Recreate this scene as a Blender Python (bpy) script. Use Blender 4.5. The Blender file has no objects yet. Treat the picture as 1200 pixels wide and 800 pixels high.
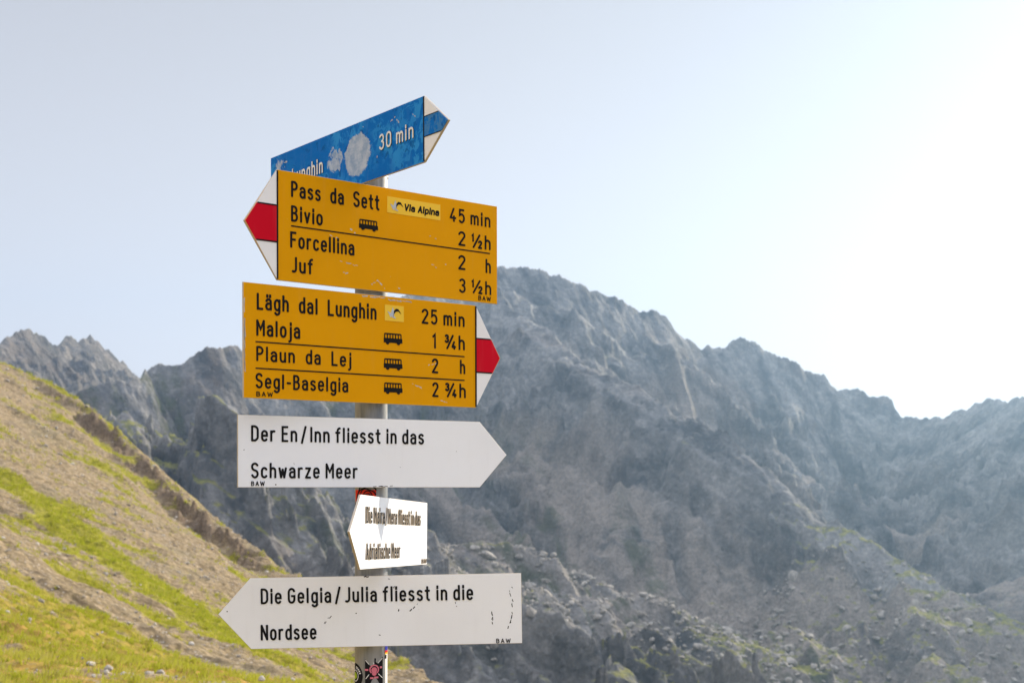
import bpy, math, random
import numpy as np
from math import radians as R, sin, cos, pi

# ------------------------------------------------------------------ camera, sky, sun, exposure
SC = bpy.context.scene
COL = SC.collection
EYE = 1.65                                   # eye height above the ground at the post
cam_d = bpy.data.cameras.new('camera'); cam = bpy.data.objects.new('camera', cam_d); COL.objects.link(cam)
cam.location = (0, 0, EYE); cam.rotation_euler = (R(90), 0, 0)
cam_d.sensor_width = 36; cam_d.lens = 50; cam_d.shift_y = 175 / 1200
cam_d.clip_start = 0.05; cam_d.clip_end = 20000
cam_d.dof.use_dof = True; cam_d.dof.focus_distance = 2.60; cam_d.dof.aperture_fstop = 13
SC.camera = cam

SUN_AZ, SUN_EL = 43.5, 21.5                  # degrees to the right of the view axis, degrees above the horizon
w = bpy.data.worlds.new('World'); SC.world = w; w.use_nodes = True
nt = w.node_tree; nt.nodes.clear()
wo = nt.nodes.new('ShaderNodeOutputWorld'); bg = nt.nodes.new('ShaderNodeBackground'); sk = nt.nodes.new('ShaderNodeTexSky')
sk.sky_type = 'NISHITA'; sk.sun_disc = False
sk.sun_elevation = R(SUN_EL); sk.sun_rotation = R(SUN_AZ)
sk.altitude = 2600; sk.air_density = 1.0; sk.dust_density = 1.6; sk.ozone_density = 1.0
bg.inputs['Strength'].default_value = 0.15
hs = nt.nodes.new('ShaderNodeHueSaturation'); hs.inputs['Saturation'].default_value = 0.02
veil = nt.nodes.new('ShaderNodeMix'); veil.data_type = 'RGBA'          # thin high veil of bright summer haze over the blue, with overhead fill added
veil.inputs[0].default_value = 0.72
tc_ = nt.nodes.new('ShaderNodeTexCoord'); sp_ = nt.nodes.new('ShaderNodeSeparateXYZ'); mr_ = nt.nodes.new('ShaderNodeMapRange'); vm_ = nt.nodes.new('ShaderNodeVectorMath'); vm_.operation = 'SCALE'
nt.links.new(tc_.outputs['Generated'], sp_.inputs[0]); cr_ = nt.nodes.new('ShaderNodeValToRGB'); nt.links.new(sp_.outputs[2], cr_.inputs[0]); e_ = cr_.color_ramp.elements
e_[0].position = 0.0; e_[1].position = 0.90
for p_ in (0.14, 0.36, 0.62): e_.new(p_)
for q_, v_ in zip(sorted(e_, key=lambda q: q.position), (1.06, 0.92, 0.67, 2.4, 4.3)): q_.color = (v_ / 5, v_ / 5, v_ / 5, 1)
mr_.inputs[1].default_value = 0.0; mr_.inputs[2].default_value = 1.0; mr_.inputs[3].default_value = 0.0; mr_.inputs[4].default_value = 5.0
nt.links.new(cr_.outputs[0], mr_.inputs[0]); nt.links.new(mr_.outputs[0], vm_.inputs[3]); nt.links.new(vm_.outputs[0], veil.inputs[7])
vm_.inputs[0].default_value = (2.94, 2.96, 3.30)                       # veil raised overhead, out of view, as added fill for the sign fronts
pass
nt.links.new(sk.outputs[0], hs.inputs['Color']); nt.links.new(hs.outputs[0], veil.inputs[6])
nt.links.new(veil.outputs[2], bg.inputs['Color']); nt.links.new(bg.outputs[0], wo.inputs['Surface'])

sun_d = bpy.data.lights.new('sun', 'SUN'); sun = bpy.data.objects.new('sun', sun_d); COL.objects.link(sun)
sun_d.energy = 5.0; sun_d.angle = R(0.53); sun_d.color = (1.0, 0.86, 0.66)
sun.rotation_euler = (R(90 - SUN_EL), 0, R(180 - SUN_AZ)); sun.location = (30, 30, 40)

SC.view_settings.view_transform = 'Standard'; SC.view_settings.look = 'None'
SC.view_settings.exposure = 0.66; SC.view_settings.gamma = 1
SC.view_settings.use_curve_mapping = False
SC.render.engine = 'CYCLES'
SC.cycles.use_denoising = True
SC.cycles.max_bounces = 6; SC.cycles.volume_bounces = 0
SC.cycles.use_adaptive_sampling = False

# ------------------------------------------------------------------ picture measurements -> world points
F, CX, CY = 1667.0, 600.0, 575.0
def W3(px, py, Y):                            # a point seen at px,py of the photograph, Y metres away
    return ((px - CX) / F * Y, Y, (CY - py) / F * Y)

# ------------------------------------------------------------------ helpers
def tag(o, label=None, cat=None, group=None, kind=None):
    if label: o['label'] = label
    if cat: o['category'] = cat
    if group: o['group'] = group
    if kind: o['kind'] = kind
    return o
def link(name, me, mats, parent=None, smooth=False):
    o = bpy.data.objects.new(name, me); COL.objects.link(o)
    for m in (mats if isinstance(mats, (list, tuple)) else [mats]): me.materials.append(m)
    if parent is not None: o.parent = parent
    if smooth: me.polygons.foreach_set('use_smooth', np.ones(len(me.polygons), bool))
    return o
class MB:
    def __init__(s): s.v = []; s.f = []; s.m = []
    def add(s, vs, fs, mi=0):
        b = len(s.v); s.v += [tuple(v) for v in vs]
        for f in fs: s.f.append(tuple(i + b for i in f)); s.m.append(mi)
    def prism(s, pts, z0, z1, mi_top=0, mi_side=None, ch=0.0):
        """2D outline (counter-clockwise, x right / y up) as a slab; z = towards the reader, small chamfer ch on the front"""
        if mi_side is None: mi_side = mi_top
        n = len(pts); c = np.mean(np.array(pts), 0)
        P = [(x, y) for x, y in pts]
        if ch > 0:
            Q = []
            for i in range(n):
                a = np.array(P[i - 1]); b = np.array(P[i]); d = np.array(P[(i + 1) % n])
                e1 = (b - a) / np.linalg.norm(b - a); e2 = (d - b) / np.linalg.norm(d - b)
                n1 = np.array((-e1[1], e1[0])); n2 = np.array((-e2[1], e2[0]))
                k = n1 + n2; k = k / max(0.3, (k @ n1)); Q.append(tuple(b + k * ch))
        else: Q = P
        zt = z1 - ch
        vs = [(x, y, z0) for x, y in P] + [(x, y, zt) for x, y in P] + ([(x, y, z1) for x, y in Q] if ch > 0 else [])
        b = len(s.v)
        fs = [tuple(range(n - 1, -1, -1))]; 
        s.add(vs, [], 0)
        def F_(f, mi): s.f.append(tuple(i + b for i in f)); s.m.append(mi)
        F_(fs[0], mi_side)
        for i in range(n):
            j = (i + 1) % n
            F_((i, j, n + j, n + i), mi_side)
            if ch > 0: F_((n + i, n + j, 2 * n + j, 2 * n + i), mi_side)
        F_(tuple(range((2 * n if ch > 0 else n), (3 * n if ch > 0 else 2 * n))), mi_top)
    def mesh(s, name):
        me = bpy.data.meshes.new(name); me.from_pydata(s.v, [], s.f)
        me.polygons.foreach_set('material_index', np.array(s.m, dtype=np.int32)); me.update(); return me

# ---------------- node helper
class NT:
    def __init__(s, name):
        s.mat = bpy.data.materials.new(name); s.mat.use_nodes = True; s.t = s.mat.node_tree; s.t.nodes.clear()
        s.out = s.n('ShaderNodeOutputMaterial'); s.b = s.n('ShaderNodeBsdfPrincipled'); s.l(s.b.outputs[0], s.out.inputs[0])
    def n(s, t, **kw):
        x = s.t.nodes.new(t)
        for k, v in kw.items(): setattr(x, k, v)
        return x
    def l(s, a, b): s.t.links.new(a, b)
    def inp(s, x, k, v):
        i = x.inputs[k]
        if hasattr(v, 'is_linked') or isinstance(v, bpy.types.NodeSocket): s.l(v, i)
        else: i.default_value = v
    def obj(s): return s.n('ShaderNodeTexCoord').outputs['Object']
    def mapping(s, vec, scale=(1, 1, 1), rot=(0, 0, 0), loc=(0, 0, 0)):
        m = s.n('ShaderNodeMapping'); s.l(vec, m.inputs[0]); m.inputs['Scale'].default_value = scale
        m.inputs['Rotation'].default_value = rot; m.inputs['Location'].default_value = loc; return m.outputs[0]
    def noise(s, vec, scale, detail=5, rough=0.55, dist=0.0, out='Fac'):
        x = s.n('ShaderNodeTexNoise'); s.l(vec, x.inputs['Vector'])
        x.inputs['Scale'].default_value = scale; x.inputs['Detail'].default_value = detail
        x.inputs['Roughness'].default_value = rough; x.inputs['Distortion'].default_value = dist; return x.outputs[out]
    def voro(s, vec, scale, feature='F1', out='Distance', rnd=1.0):
        x = s.n('ShaderNodeTexVoronoi', feature=feature); s.l(vec, x.inputs['Vector']); x.inputs['Scale'].default_value = scale
        x.inputs['Randomness'].default_value = rnd; return x.outputs[out]
    def ramp(s, fac, lo, hi, a=0.0, b=1.0, smooth=True):
        x = s.n('ShaderNodeMapRange'); x.interpolation_type = 'SMOOTHSTEP' if smooth else 'LINEAR'
        s.inp(x, 0, fac); x.inputs[1].default_value = lo; x.inputs[2].default_value = hi; x.inputs[3].default_value = a; x.inputs[4].default_value = b
        return x.outputs[0]
    def mix(s, fac, a, b, mode='MIX'):
        x = s.n('ShaderNodeMix', data_type='RGBA', blend_type=mode)
        s.inp(x, 0, fac)
        for k, v in ((6, a), (7, b)):
            if isinstance(v, bpy.types.NodeSocket): s.l(v, x.inputs[k])
            else: x.inputs[k].default_value = (*v, 1)
        return x.outputs[2]
    def math(s, op, a, b=0.0, c=0.0):
        x = s.n('ShaderNodeMath', operation=op); s.inp(x, 0, a); s.inp(x, 1, b); s.inp(x, 2, c); return x.outputs[0]
    def base(s, v): 
        if isinstance(v, bpy.types.NodeSocket): s.l(v, s.b.inputs['Base Color'])
        else: s.b.inputs['Base Color'].default_value = (*v, 1)
    def set(s, **kw):
        for k, v in kw.items(): s.inp(s.b, k.replace('_', ' '), v)
    def bump(s, h, dist, strength=1.0, prev=None):
        x = s.n('ShaderNodeBump'); s.l(h, x.inputs['Height']); x.inputs['Distance'].default_value = dist; x.inputs['Strength'].default_value = strength
        if prev is not None: s.l(prev, x.inputs['Normal'])
        return x.outputs[0]

# ------------------------------------------------------------------ numpy noise
def _h(ix, iy, seed):
    h = (ix.astype(np.uint32) * np.uint32(374761393) + iy.astype(np.uint32) * np.uint32(668265263) + np.uint32(seed * 1442695041 & 0xffffffff))
    h = (h ^ (h >> np.uint32(13))) * np.uint32(1274126177); h = h ^ (h >> np.uint32(16)); return h
def gnoise(x, y, seed=0):
    x0 = np.floor(x); y0 = np.floor(y); fx = (x - x0).astype(np.float32); fy = (y - y0).astype(np.float32)
    ix = x0.astype(np.int64) & 0xffffffff; iy = y0.astype(np.int64) & 0xffffffff
    u = fx * fx * fx * (fx * (fx * 6 - 15) + 10); v = fy * fy * fy * (fy * (fy * 6 - 15) + 10)
    def g(dx, dy):
        a = _h((ix + dx) & 0xffffffff, (iy + dy) & 0xffffffff, seed).astype(np.float32) * np.float32(2 * pi / 4294967296.0)
        return np.cos(a) * (fx - dx) + np.sin(a) * (fy - dy)
    a, b, c, d = g(0, 0), g(1, 0), g(0, 1), g(1, 1)
    return 1.5 * ((a + (b - a) * u) * (1 - v) + (c + (d - c) * u) * v)
def fbm(x, y, o=5, seed=0, g=0.5, lac=2.03):
    s = 0; a = 1.0
    for i in range(o): s = s + a * gnoise(x * lac ** i + 17.3 * i, y * lac ** i - 9.1 * i, seed + i); a *= g
    return s
def ridged(x, y, o=5, seed=0, g=0.5, lac=2.07):
    s = 0; a = 1.0; wgt = 1.0
    for i in range(o):
        n = 1 - np.abs(gnoise(x * lac ** i + 31.7 * i, y * lac ** i + 5.3 * i, seed + i)) * 1.4
        n = np.clip(n, 0, 1) ** 2 * wgt; wgt = np.clip(n * 1.6, 0, 1); s = s + a * n; a *= g
    return s
def worley(x, y, seed=0):
    """nearest-cell id hash pair and F1,F2 for a jittered grid"""
    x0 = np.floor(x); y0 = np.floor(y); ix = x0.astype(np.int64); iy = y0.astype(np.int64)
    f1 = np.full(x.shape, 9.0, np.float32); f2 = f1.copy(); tx = np.zeros_like(f1); ty = tx.copy(); hh = tx.copy(); ox = tx.copy(); oy = tx.copy()
    for dx in (-1, 0, 1):
        for dy in (-1, 0, 1):
            h = _h((ix + dx) & 0xffffffff, (iy + dy) & 0xffffffff, seed); h2 = _h((ix + dx) & 0xffffffff, (iy + dy) & 0xffffffff, seed + 77)
            a = h.astype(np.float32) / 4294967296.0; b = h2.astype(np.float32) / 4294967296.0
            ex = (x0 + dx + a - x).astype(np.float32); ey = (y0 + dy + b - y).astype(np.float32); d = ex * ex + ey * ey
            n = d < f1
            f2 = np.where(n, f1, np.minimum(f2, d)); f1 = np.where(n, d, f1)
            ox = np.where(n, ex, ox); oy = np.where(n, ey, oy)
            k = (h ^ (h2 >> np.uint32(3)))
            tx = np.where(n, (k & np.uint32(1023)).astype(np.float32) / 511.5 - 1, tx); ty = np.where(n, ((k >> np.uint32(10)) & np.uint32(1023)).astype(np.float32) / 511.5 - 1, ty)
            hh = np.where(n, ((k >> np.uint32(20)) & np.uint32(1023)).astype(np.float32) / 511.5 - 1, hh)
    return np.sqrt(f1), np.sqrt(f2), tx * ox + ty * oy, hh
def facets(x, y, size, seed):
    """tilted blocks: each cell of broken rock is its own little plane (in units of size)"""
    f1, f2, tilt, hh = worley(x / size, y / size, seed)
    e = np.clip((f2 - f1) / 0.22, 0, 1); return (tilt * 1.0 + hh * 0.35) * (e * (2 - e))
def sst(a, b, x):
    t = np.clip((x - a) / (b - a), 0, 1); return t * t * (3 - 2 * t)
def seg_dist(X, Y, pts):
    """distance to a polyline, interpolated z, arclength parameter and side (>0 = left of it)"""
    best = np.full(X.shape, 1e9, np.float32); z = np.zeros_like(best); s = np.zeros_like(best); sd = np.zeros_like(best); acc = 0.0
    for (ax, ay, az), (bx, by, bz) in zip(pts[:-1], pts[1:]):
        dx, dy = bx - ax, by - ay; L2 = dx * dx + dy * dy; L = math.sqrt(L2)
        t = np.clip(((X - ax) * dx + (Y - ay) * dy) / L2, 0, 1)
        d = np.hypot(X - ax - t * dx, Y - ay - t * dy); n = d < best
        best = np.where(n, d, best); z = np.where(n, az + t * (bz - az), z); s = np.where(n, acc + t * L, s)
        sd = np.where(n, dx * (Y - ay) - dy * (X - ax), sd); acc += L
    return best, z, s, np.sign(sd)

def grid_mesh(name, V, nr, nc, mats, wrap=False, attrs=None):
    me = bpy.data.meshes.new(name); V = np.ascontiguousarray(V, np.float32)
    i = np.arange(nr - 1)[:, None]; j = np.arange(nc if wrap else nc - 1)[None, :]; j2 = (j + 1) % nc
    q = np.stack([i * nc + j, i * nc + j2, (i + 1) * nc + j2, (i + 1) * nc + j], -1).reshape(-1, 4).astype(np.int32)
    me.vertices.add(len(V)); me.vertices.foreach_set('co', V.ravel())
    me.loops.add(q.size); me.loops.foreach_set('vertex_index', q.ravel())
    me.polygons.add(len(q)); me.polygons.foreach_set('loop_start', np.arange(0, q.size, 4, dtype=np.int32))
    me.polygons.foreach_set('loop_total', np.full(len(q), 4, np.int32))
    me.update(calc_edges=True)
    for k, a in (attrs or {}).items():
        at = me.attributes.new(k, 'FLOAT', 'POINT'); at.data.foreach_set('value', np.ascontiguousarray(a, np.float32).ravel())
    return link(name, me, mats, smooth=True)

# ================================================================== THE MOUNTAINS
def rock_material(name, tint=(1, 1, 1), warm=0.0, bl=1.0):
    m = NT(name); g = m.n('ShaderNodeNewGeometry'); pos = g.outputs['Position']
    nz = m.n('ShaderNodeSeparateXYZ'); m.l(g.outputs['Normal'], nz.inputs[0]); nz = nz.outputs[2]
    fl = m.mapping(m.mapping(pos, rot=(0, 0, R(-34))), (1.0, 0.26, 0.45))
    big = m.noise(pos, 0.012, 4, 0.6, 0.6); mid = m.noise(fl, 0.065, 7, 0.66, 0.35); fine = m.noise(pos, 0.45, 6, 0.75); blk = m.voro(m.mapping(pos, (1, 1, 0.6), (0.3, 0.25, 0.5)), 0.22, 'F1', 'Color')
    T = lambda c: tuple(a * b for a, b in zip(c, tint))
    c = m.mix(m.ramp(mid, 0.36, 0.62), T((0.042, 0.046, 0.052)), T((0.31, 0.30, 0.285)))
    c = m.mix(m.ramp(big, 0.47, 0.64, 0, 0.5), c, (0.17, 0.125, 0.095))
    sb = m.n('ShaderNodeSeparateColor'); m.l(blk, sb.inputs[0])
    c = m.mix(m.ramp(sb.outputs[0], 0.0, 1.0, 0.0, 0.38, False), c, m.mix(sb.outputs[1], (0.05, 0.05, 0.052), (0.40, 0.385, 0.36)))
    c = m.mix(m.ramp(fine, 0.38, 0.66, 0.42, 0), c, (0.045, 0.045, 0.046)); c = m.mix(m.ramp(fine, 0.56, 0.74, 0, 0.45), c, (0.42, 0.40, 0.37))
    # lichen / alpine turf on benches, scree where the slope is even
    sc = m.n('ShaderNodeAttribute', attribute_name='scree').outputs['Fac']
    gr = m.n('ShaderNodeAttribute', attribute_name='turf').outputs['Fac']
    scree_c = m.mix(m.ramp(m.noise(pos, 0.9, 4, 0.8), 0.3, 0.7), (0.17, 0.148, 0.127), (0.32, 0.28, 0.24))
    c = m.mix(m.math('MULTIPLY', sc, m.ramp(mid, 0.3, 0.55)), c, scree_c)
    vg = m.n('ShaderNodeAttribute', attribute_name='veg').outputs['Fac']
    c = m.mix(m.math('MULTIPLY', vg, m.ramp(m.noise(pos, 0.12, 5, 0.7), 0.40, 0.58, 0, 0.85)), c, (0.070, 0.080, 0.042))
    green = m.mix(m.ramp(m.noise(pos, 0.35, 4, 0.7), 0.35, 0.65), (0.10, 0.11, 0.035), (0.25, 0.24, 0.045))
    tm = m.math('MULTIPLY', m.ramp(nz, 0.70, 0.9), m.ramp(m.math('ADD', m.noise(pos, 0.045, 5, 0.65, 0.5), m.math('MULTIPLY', gr, 0.30)), 0.62, 0.74))
    c = m.mix(m.math('MULTIPLY', tm, 0.85), c, green)
    m.base(c); m.set(Roughness=0.92, Specular_IOR_Level=0.15)
    h1 = m.voro(m.mapping(pos, (1, 1, 0.55), (0.3, 0.25, 0.5)), 0.16, 'F1'); h2 = m.voro(pos, 0.5, 'F1'); h3 = m.noise(pos, 0.28, 8, 0.72, 0.3)
    b = m.bump(h1, 3.0 * bl, 0.55); b = m.bump(h2, 1.0 * bl, 0.55, b); b = m.bump(h3, 3.2 * bl, 0.7, b)
    m.l(b, m.b.inputs['Normal'])
    return m.mat

SKY = [(-0, 0, 0)]
A_pts = [(20,490,600),(60,470,604),(110,449,612),(150,441,622),(165,436,630),(172,431,640),(178,424,642),(187,421,645),(195,423,648),(210,423,650),(225,413,655),(240,406,660),(262,404,670),
 (300,402,690),(360,385,730),(430,360,780),(500,332,830),(560,314,870),(585,312,885),(610,311,895),(628,311,900),(645,318,905),(670,327,910),(700,338,920),(728,350,930),
 (735,357,932),(752,361,938),(768,362,945),(778,366,950),(787,378,955),(800,393,962),(812,400,966),(822,407,970),(829,402,972),(838,406,974),(846,406,976),(858,396,980),(868,394,983),(878,395,985),(890,403,988),(900,411,990),
 (912,416,992),(924,420,994),(935,419,996),(943,430,998),(954,434,1000),(965,436,1000),(974,448,1000),(982,456,1000),(993,453,998),(1004,456,996),(1017,460,993),(1030,464,990),(1036,460,990),(1041,460,988),(1046,466,986),(1049,476,985),(1059,489,980),
 (1083,489,960),(1105,486,940),(1127,476,920),(1155,465,900),(1177,468,880),(1199,462,860),(1260,440,820),(1350,425,760),(1450,430,690),(1600,470,580)]
B_pts = [(585,335,850),(600,360,832),(618,372,811),(642,384,782),(665,404,755),(690,428,725),(722,442,705),(755,453,684),(780,474,668),(800,488,655),(826,494,646),(850,502,638),(870,530,630),(892,545,623),(915,566,615),(940,590,606),(970,605,596),(1000,622,585),(1022,634,578),(1050,650,569),(1075,664,561),(1100,680,552),(1150,706,536),(1200,735,520),(1300,800,490)]
D_pts = [(-260,360,760),(-120,372,819),(-40,398,853),(0,402,870),(15,391,890),(28,385,907),(36,387,918),(47,393,933),(55,398,944),(63,403,954),(72,400,966),(79,392,976),(86,397,985),(95,398,997),(105,393,1010),(113,398,1021),(120,405,1031),(130,412,1044),(143,425,1061),(157,437,1080),(190,462,1106),(260,500,1160)]
E_pts = [(60,470,425),(120,486,410),(150,494,402),(190,505,392),(220,498,387),(246,499,383),(264,512,380),(280,527,376),(300,556,371),(318,590,366),(335,625,362),(350,655,360)]
F_pts = [(520,640,500),(560,632,502),(600,640,505),(640,650,504),(690,668,503),(740,690,502),(790,705,500),(850,733,492),(890,752,486),(940,775,479),(990,800,472)]
G_pts = [(1005,628,578),(1020,650,564),(1032,690,539),(1040,740,508),(1050,800,470)]
H_pts = [(600,338,878),(640,352,884),(674,364,888),(720,387,896),(764,408,908),(800,428,920)]
# grassy ledges standing out of the lower face
L_pts = [[(985,640,575),(1020,655,568),(1052,668,560)], [(1060,690,520),(1085,703,515),(1110,712,511),(1150,722,508)], [(1095,765,480),(1125,778,476),(1160,800,470)], [(935,728,515),(975,752,508)], [(845,735,492),(875,744,490),(912,762,486)], [(760,770,455),(800,785,452),(830,800,450)], [(1120,690,560),(1160,712,545),(1215,735,530)]]
P3 = lambda L: [W3(*p) for p in L]
A3, B3, D3, E3, F3, G3 = map(P3, (A_pts, B_pts, D_pts, E_pts, F_pts, G_pts))

def soften(pts, s, k):
    p = np.array(pts); L = np.r_[0, np.cumsum(np.hypot(*np.diff(p[:, :2], axis=0).T))]
    t = np.linspace(0, L[-1], 400); zz = np.interp(t, L, p[:, 2]); w_ = np.exp(-0.5 * (np.arange(-60, 61) * (t[1] / k)) ** 2); w_ /= w_.sum()
    zz = np.convolve(np.pad(zz, 60, mode='edge'), w_, 'valid'); return np.interp(s, t, zz)
def crest(z, d, s, pts, k=30.0):
    e = np.exp(-d / 9.0); return z * e + soften(pts, s, k) * (1 - e)
def smax(a, b, k):
    d = np.clip(0.5 + 0.5 * (a - b) / k, 0, 1); return b + (a - b) * d + k * d * (1 - d)

def massif(X, Y):
    # warped coordinates give ribs and gullies that run down the face to the lower right
    wx = X + 26 * fbm(X / 150, Y / 150, 3, 5); wy = Y + 26 * fbm(X / 150 + 40, Y / 150, 3, 9)
    jag = 2.0 * fbm(X / 9, Y / 9, 3, 61)
    dA, zA, sA, sideA = seg_dist(X, Y, A3)
    dB, zB, sB, sideB = seg_dist(X, Y, B3)
    dE, zE, sE, sideE = seg_dist(X, Y, E3)
    dF, zF, sF, sideF = seg_dist(X, Y, F3)
    zA = crest(zA, dA, sA, A3); zB = crest(zB, dB, sB, B3); zE = crest(zE, dE, sE, E3, 15)
    dr = lambda d, k, d0, k2: k * d0 * (1 - np.exp(-d / d0)) + k2 * d
    floor = -88 + 0 * X
    front = sideA < 0
    hA = zA - np.where(front, dr(dA, 1.15, 60, 0.42), 1.4 * dA)
    dBw = np.maximum(dB + 7 * fbm(X / 18, Y / 18, 4, 203), 0)
    hB = zB - np.where(sideB < 0, 0.30 * np.minimum(dBw, 14) + dr(np.maximum(dBw - 14, 0), 1.15, 40, 0.50), dr(dB, 0.75, 40, 0.35))
    dEw = np.maximum(dE + 9 * fbm(X / 16, Y / 16, 4, 201), 0)
    hE = zE - np.where(sideE < 0, 0.25 * np.minimum(dEw, 9) + dr(np.maximum(dEw - 9, 0), 2.0, 26, 0.5), 0.4 * dE)
    hF = zF - np.where(sideF < 0, dr(np.maximum(dF + 12 * fbm(X / 22, Y / 22, 4, 202), 0), 0.34, 30, 0.20), 0.3 * dF)
    h = smax(hA, hB, 7); h = smax(h, hE, 3); h = smax(h, hF, 3); h = smax(h, floor, 12)
    dH, zH, sH, sideH = seg_dist(X, Y, P3(H_pts))
    h = smax(h, zH - np.where(sideH < 0, 0.25 * np.minimum(dH, 9) + 1.25 * np.maximum(dH - 9, 0), 0.9 * dH), 4)
    ledge = 0 * X
    for k, L in enumerate(L_pts):
        dL, zL, sL, sideL = seg_dist(X, Y, P3(L)); dw = np.maximum(dL + 4 * fbm(X / 9, Y / 9, 3, 400 + k), 0)
        h = smax(h, zL - np.where(sideL < 0, 0.22 * np.minimum(dw, 7) + 1.0 * np.maximum(dw - 7, 0), 0.5 * dw), 2.5); ledge = np.maximum(ledge, np.exp(-(dL / 11) ** 2))
    # distance from any crest: keeps the traced skyline, lets the faces break up
    dm = np.minimum(dA, dB * 1.4); rough = sst(2, 60, dm)
    fall = (0.56, -0.828); u = wx * fall[1] - wy * fall[0]; v = wx * fall[0] + wy * fall[1]
    ribs = ridged(u / 62, v / 210, 5, 21) - 0.75
    ribs2 = ridged(u / 20, v / 75, 4, 33) - 0.7
    scree = sst(0.05, 0.30, fbm(u / 45, v / 210, 4, 71)) * sst(30, 90, dA) * sst(10, 40, dB)
    scree = np.clip(scree + sst(0, 10, dF) * 0.9 * (np.abs(X + 8 - 0.0 * Y) < 200) * sst(-14, -5, h - hF - 0) * (sideF > 0) * (dF < 90), 0, 1)
    scree = np.maximum(scree, 0.72 * (sideF < 0) * np.exp(-(dF / 95) ** 2) * (X > -30) * np.clip(0.9 + 0.8 * fbm(X / 30, Y / 30, 3, 77), 0, 1.2))
    body = 19 * (ribs - 0.22) + 8 * (ribs2 - 0.15)
    crag = 10.0 * facets(wx * 1.25, wy * 0.9, 62, 2) + 6.5 * facets(wx, wy, 27, 3) + 5.6 * facets(wx, wy * 1.2, 11, 4) + 2.5 * facets(X, Y, 4.4, 8) + 1.2 * fbm(X / 14, Y / 14, 5, 41, 0.6)
    near_ridge = (1 - rough)
    h = h + rough * body * (1 - 0.75 * scree) * (1 - 0.55 * np.exp(-(dF / 85) ** 2)) + crag * (1 - 0.85 * scree) * (1 - 0.72 * np.exp(-(dF / 85) ** 2)) * (0.14 + 0.86 * rough) + scree * 1.3 * fbm(X / 6, Y / 6, 4, 55)
    # beds of rock dipping to the right weather into steps: ledge, riser, ledge
    for P_, amp, sd in ((17.0, 0.85, 501), (7.0, 0.75, 502), (3.2, 0.6, 503)):
        q = (h + 0.34 * X - 0.10 * Y) / P_ + 0.9 * fbm(X / (P_ * 3.2), Y / (P_ * 3.2), 3, sd); fr = q - np.floor(q)
        msk = np.clip(0.55 + 0.9 * fbm(X / 40, Y / 40, 3, sd + 9), 0, 1.15)
        h = h + (sst(0.45, 0.98, fr) - fr) * P_ * amp * (1 - 0.9 * scree) * (0.15 + 0.85 * rough) * msk * (1 - 0.5 * np.exp(-(dF / 85) ** 2))
    h = h + near_ridge * (jag - 0.7)
    dG, zG, sG, _ = seg_dist(X, Y, G3)
    h = h - 13 * np.exp(-(dG / 6.0) ** 2) * sst(0, 25, sG)
    turf = np.exp(-((X - 0.24 * Y) / 60) ** 2) * 0.8 * sst(680, 540, Y) + np.exp(-((X + 84) / 40) ** 2 - ((Y - 400) / 40) ** 2) * 1.1 + sst(540, 470, Y) * 0.3 + 1.3 * ledge
    veg = sst(0.05, 0.5, fbm(u / 17, v / 95, 5, 210, 0.6)) * (sideB < 0) * sst(25, 70, dB) * sst(330, 420, Y)
    return h, scree, turf, veg

def polar(r0, r1, nr, a0, a1, nc, curve=1.0):
    r = r0 * (r1 / r0) ** (np.linspace(0, 1, nr) ** curve); a = np.radians(np.linspace(a0, a1, nc))
    return (r[:, None] * np.sin(a)[None]).astype(np.float64), (r[:, None] * np.cos(a)[None]).astype(np.float64)

X, Y = polar(230, 1150, 1150, -31, 33, 1500)
h, scree, turf, veg = massif(X, Y)
rock = rock_material('grey_alpine_rock')
mt = grid_mesh('mountain', np.stack([X, Y, h + EYE], -1).reshape(-1, 3), 1150, 1500, rock, attrs={'scree': scree, 'turf': turf, 'veg': veg})
tag(mt, 'grey rocky mountain massif with scree slopes rising behind the signpost', 'mountain', kind='structure')

def far_peak(X, Y):
    d, z, s, side = seg_dist(X, Y, D3); z = crest(z, d, s, D3)
    h = z - np.where(side < 0, 0.75 * 90 * (1 - np.exp(-d / 90)) + 0.35 * d, 1.2 * d)
    r = sst(2, 40, d)
    h = h + r * (16 * (ridged(X / 60, Y / 75, 5, 91) - 0.75)) + (0.15 + 0.85 * r) * (9 * facets(X, Y, 26, 13) + 6 * facets(X, Y, 11, 14)) + 1.6 * fbm(X / 12, Y / 12, 4, 95, 0.6) + (1 - r) * 2.0 * fbm(X / 12, Y / 12, 3, 97)
    return h
X2, Y2 = polar(680, 1220, 560, -33, -8, 640)
fp = grid_mesh('far_mountain', np.stack([X2, Y2, far_peak(X2, Y2) + EYE], -1).reshape(-1, 3), 560, 640,
               rock_material('brown_far_rock', (1.08, 0.98, 0.86), bl=2.0), attrs={'scree': X2 * 0, 'turf': X2 * 0, 'veg': X2 * 0})
tag(fp, 'jagged brownish sunlit peak far behind the left shoulder of the mountain', 'mountain', kind='structure')

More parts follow.
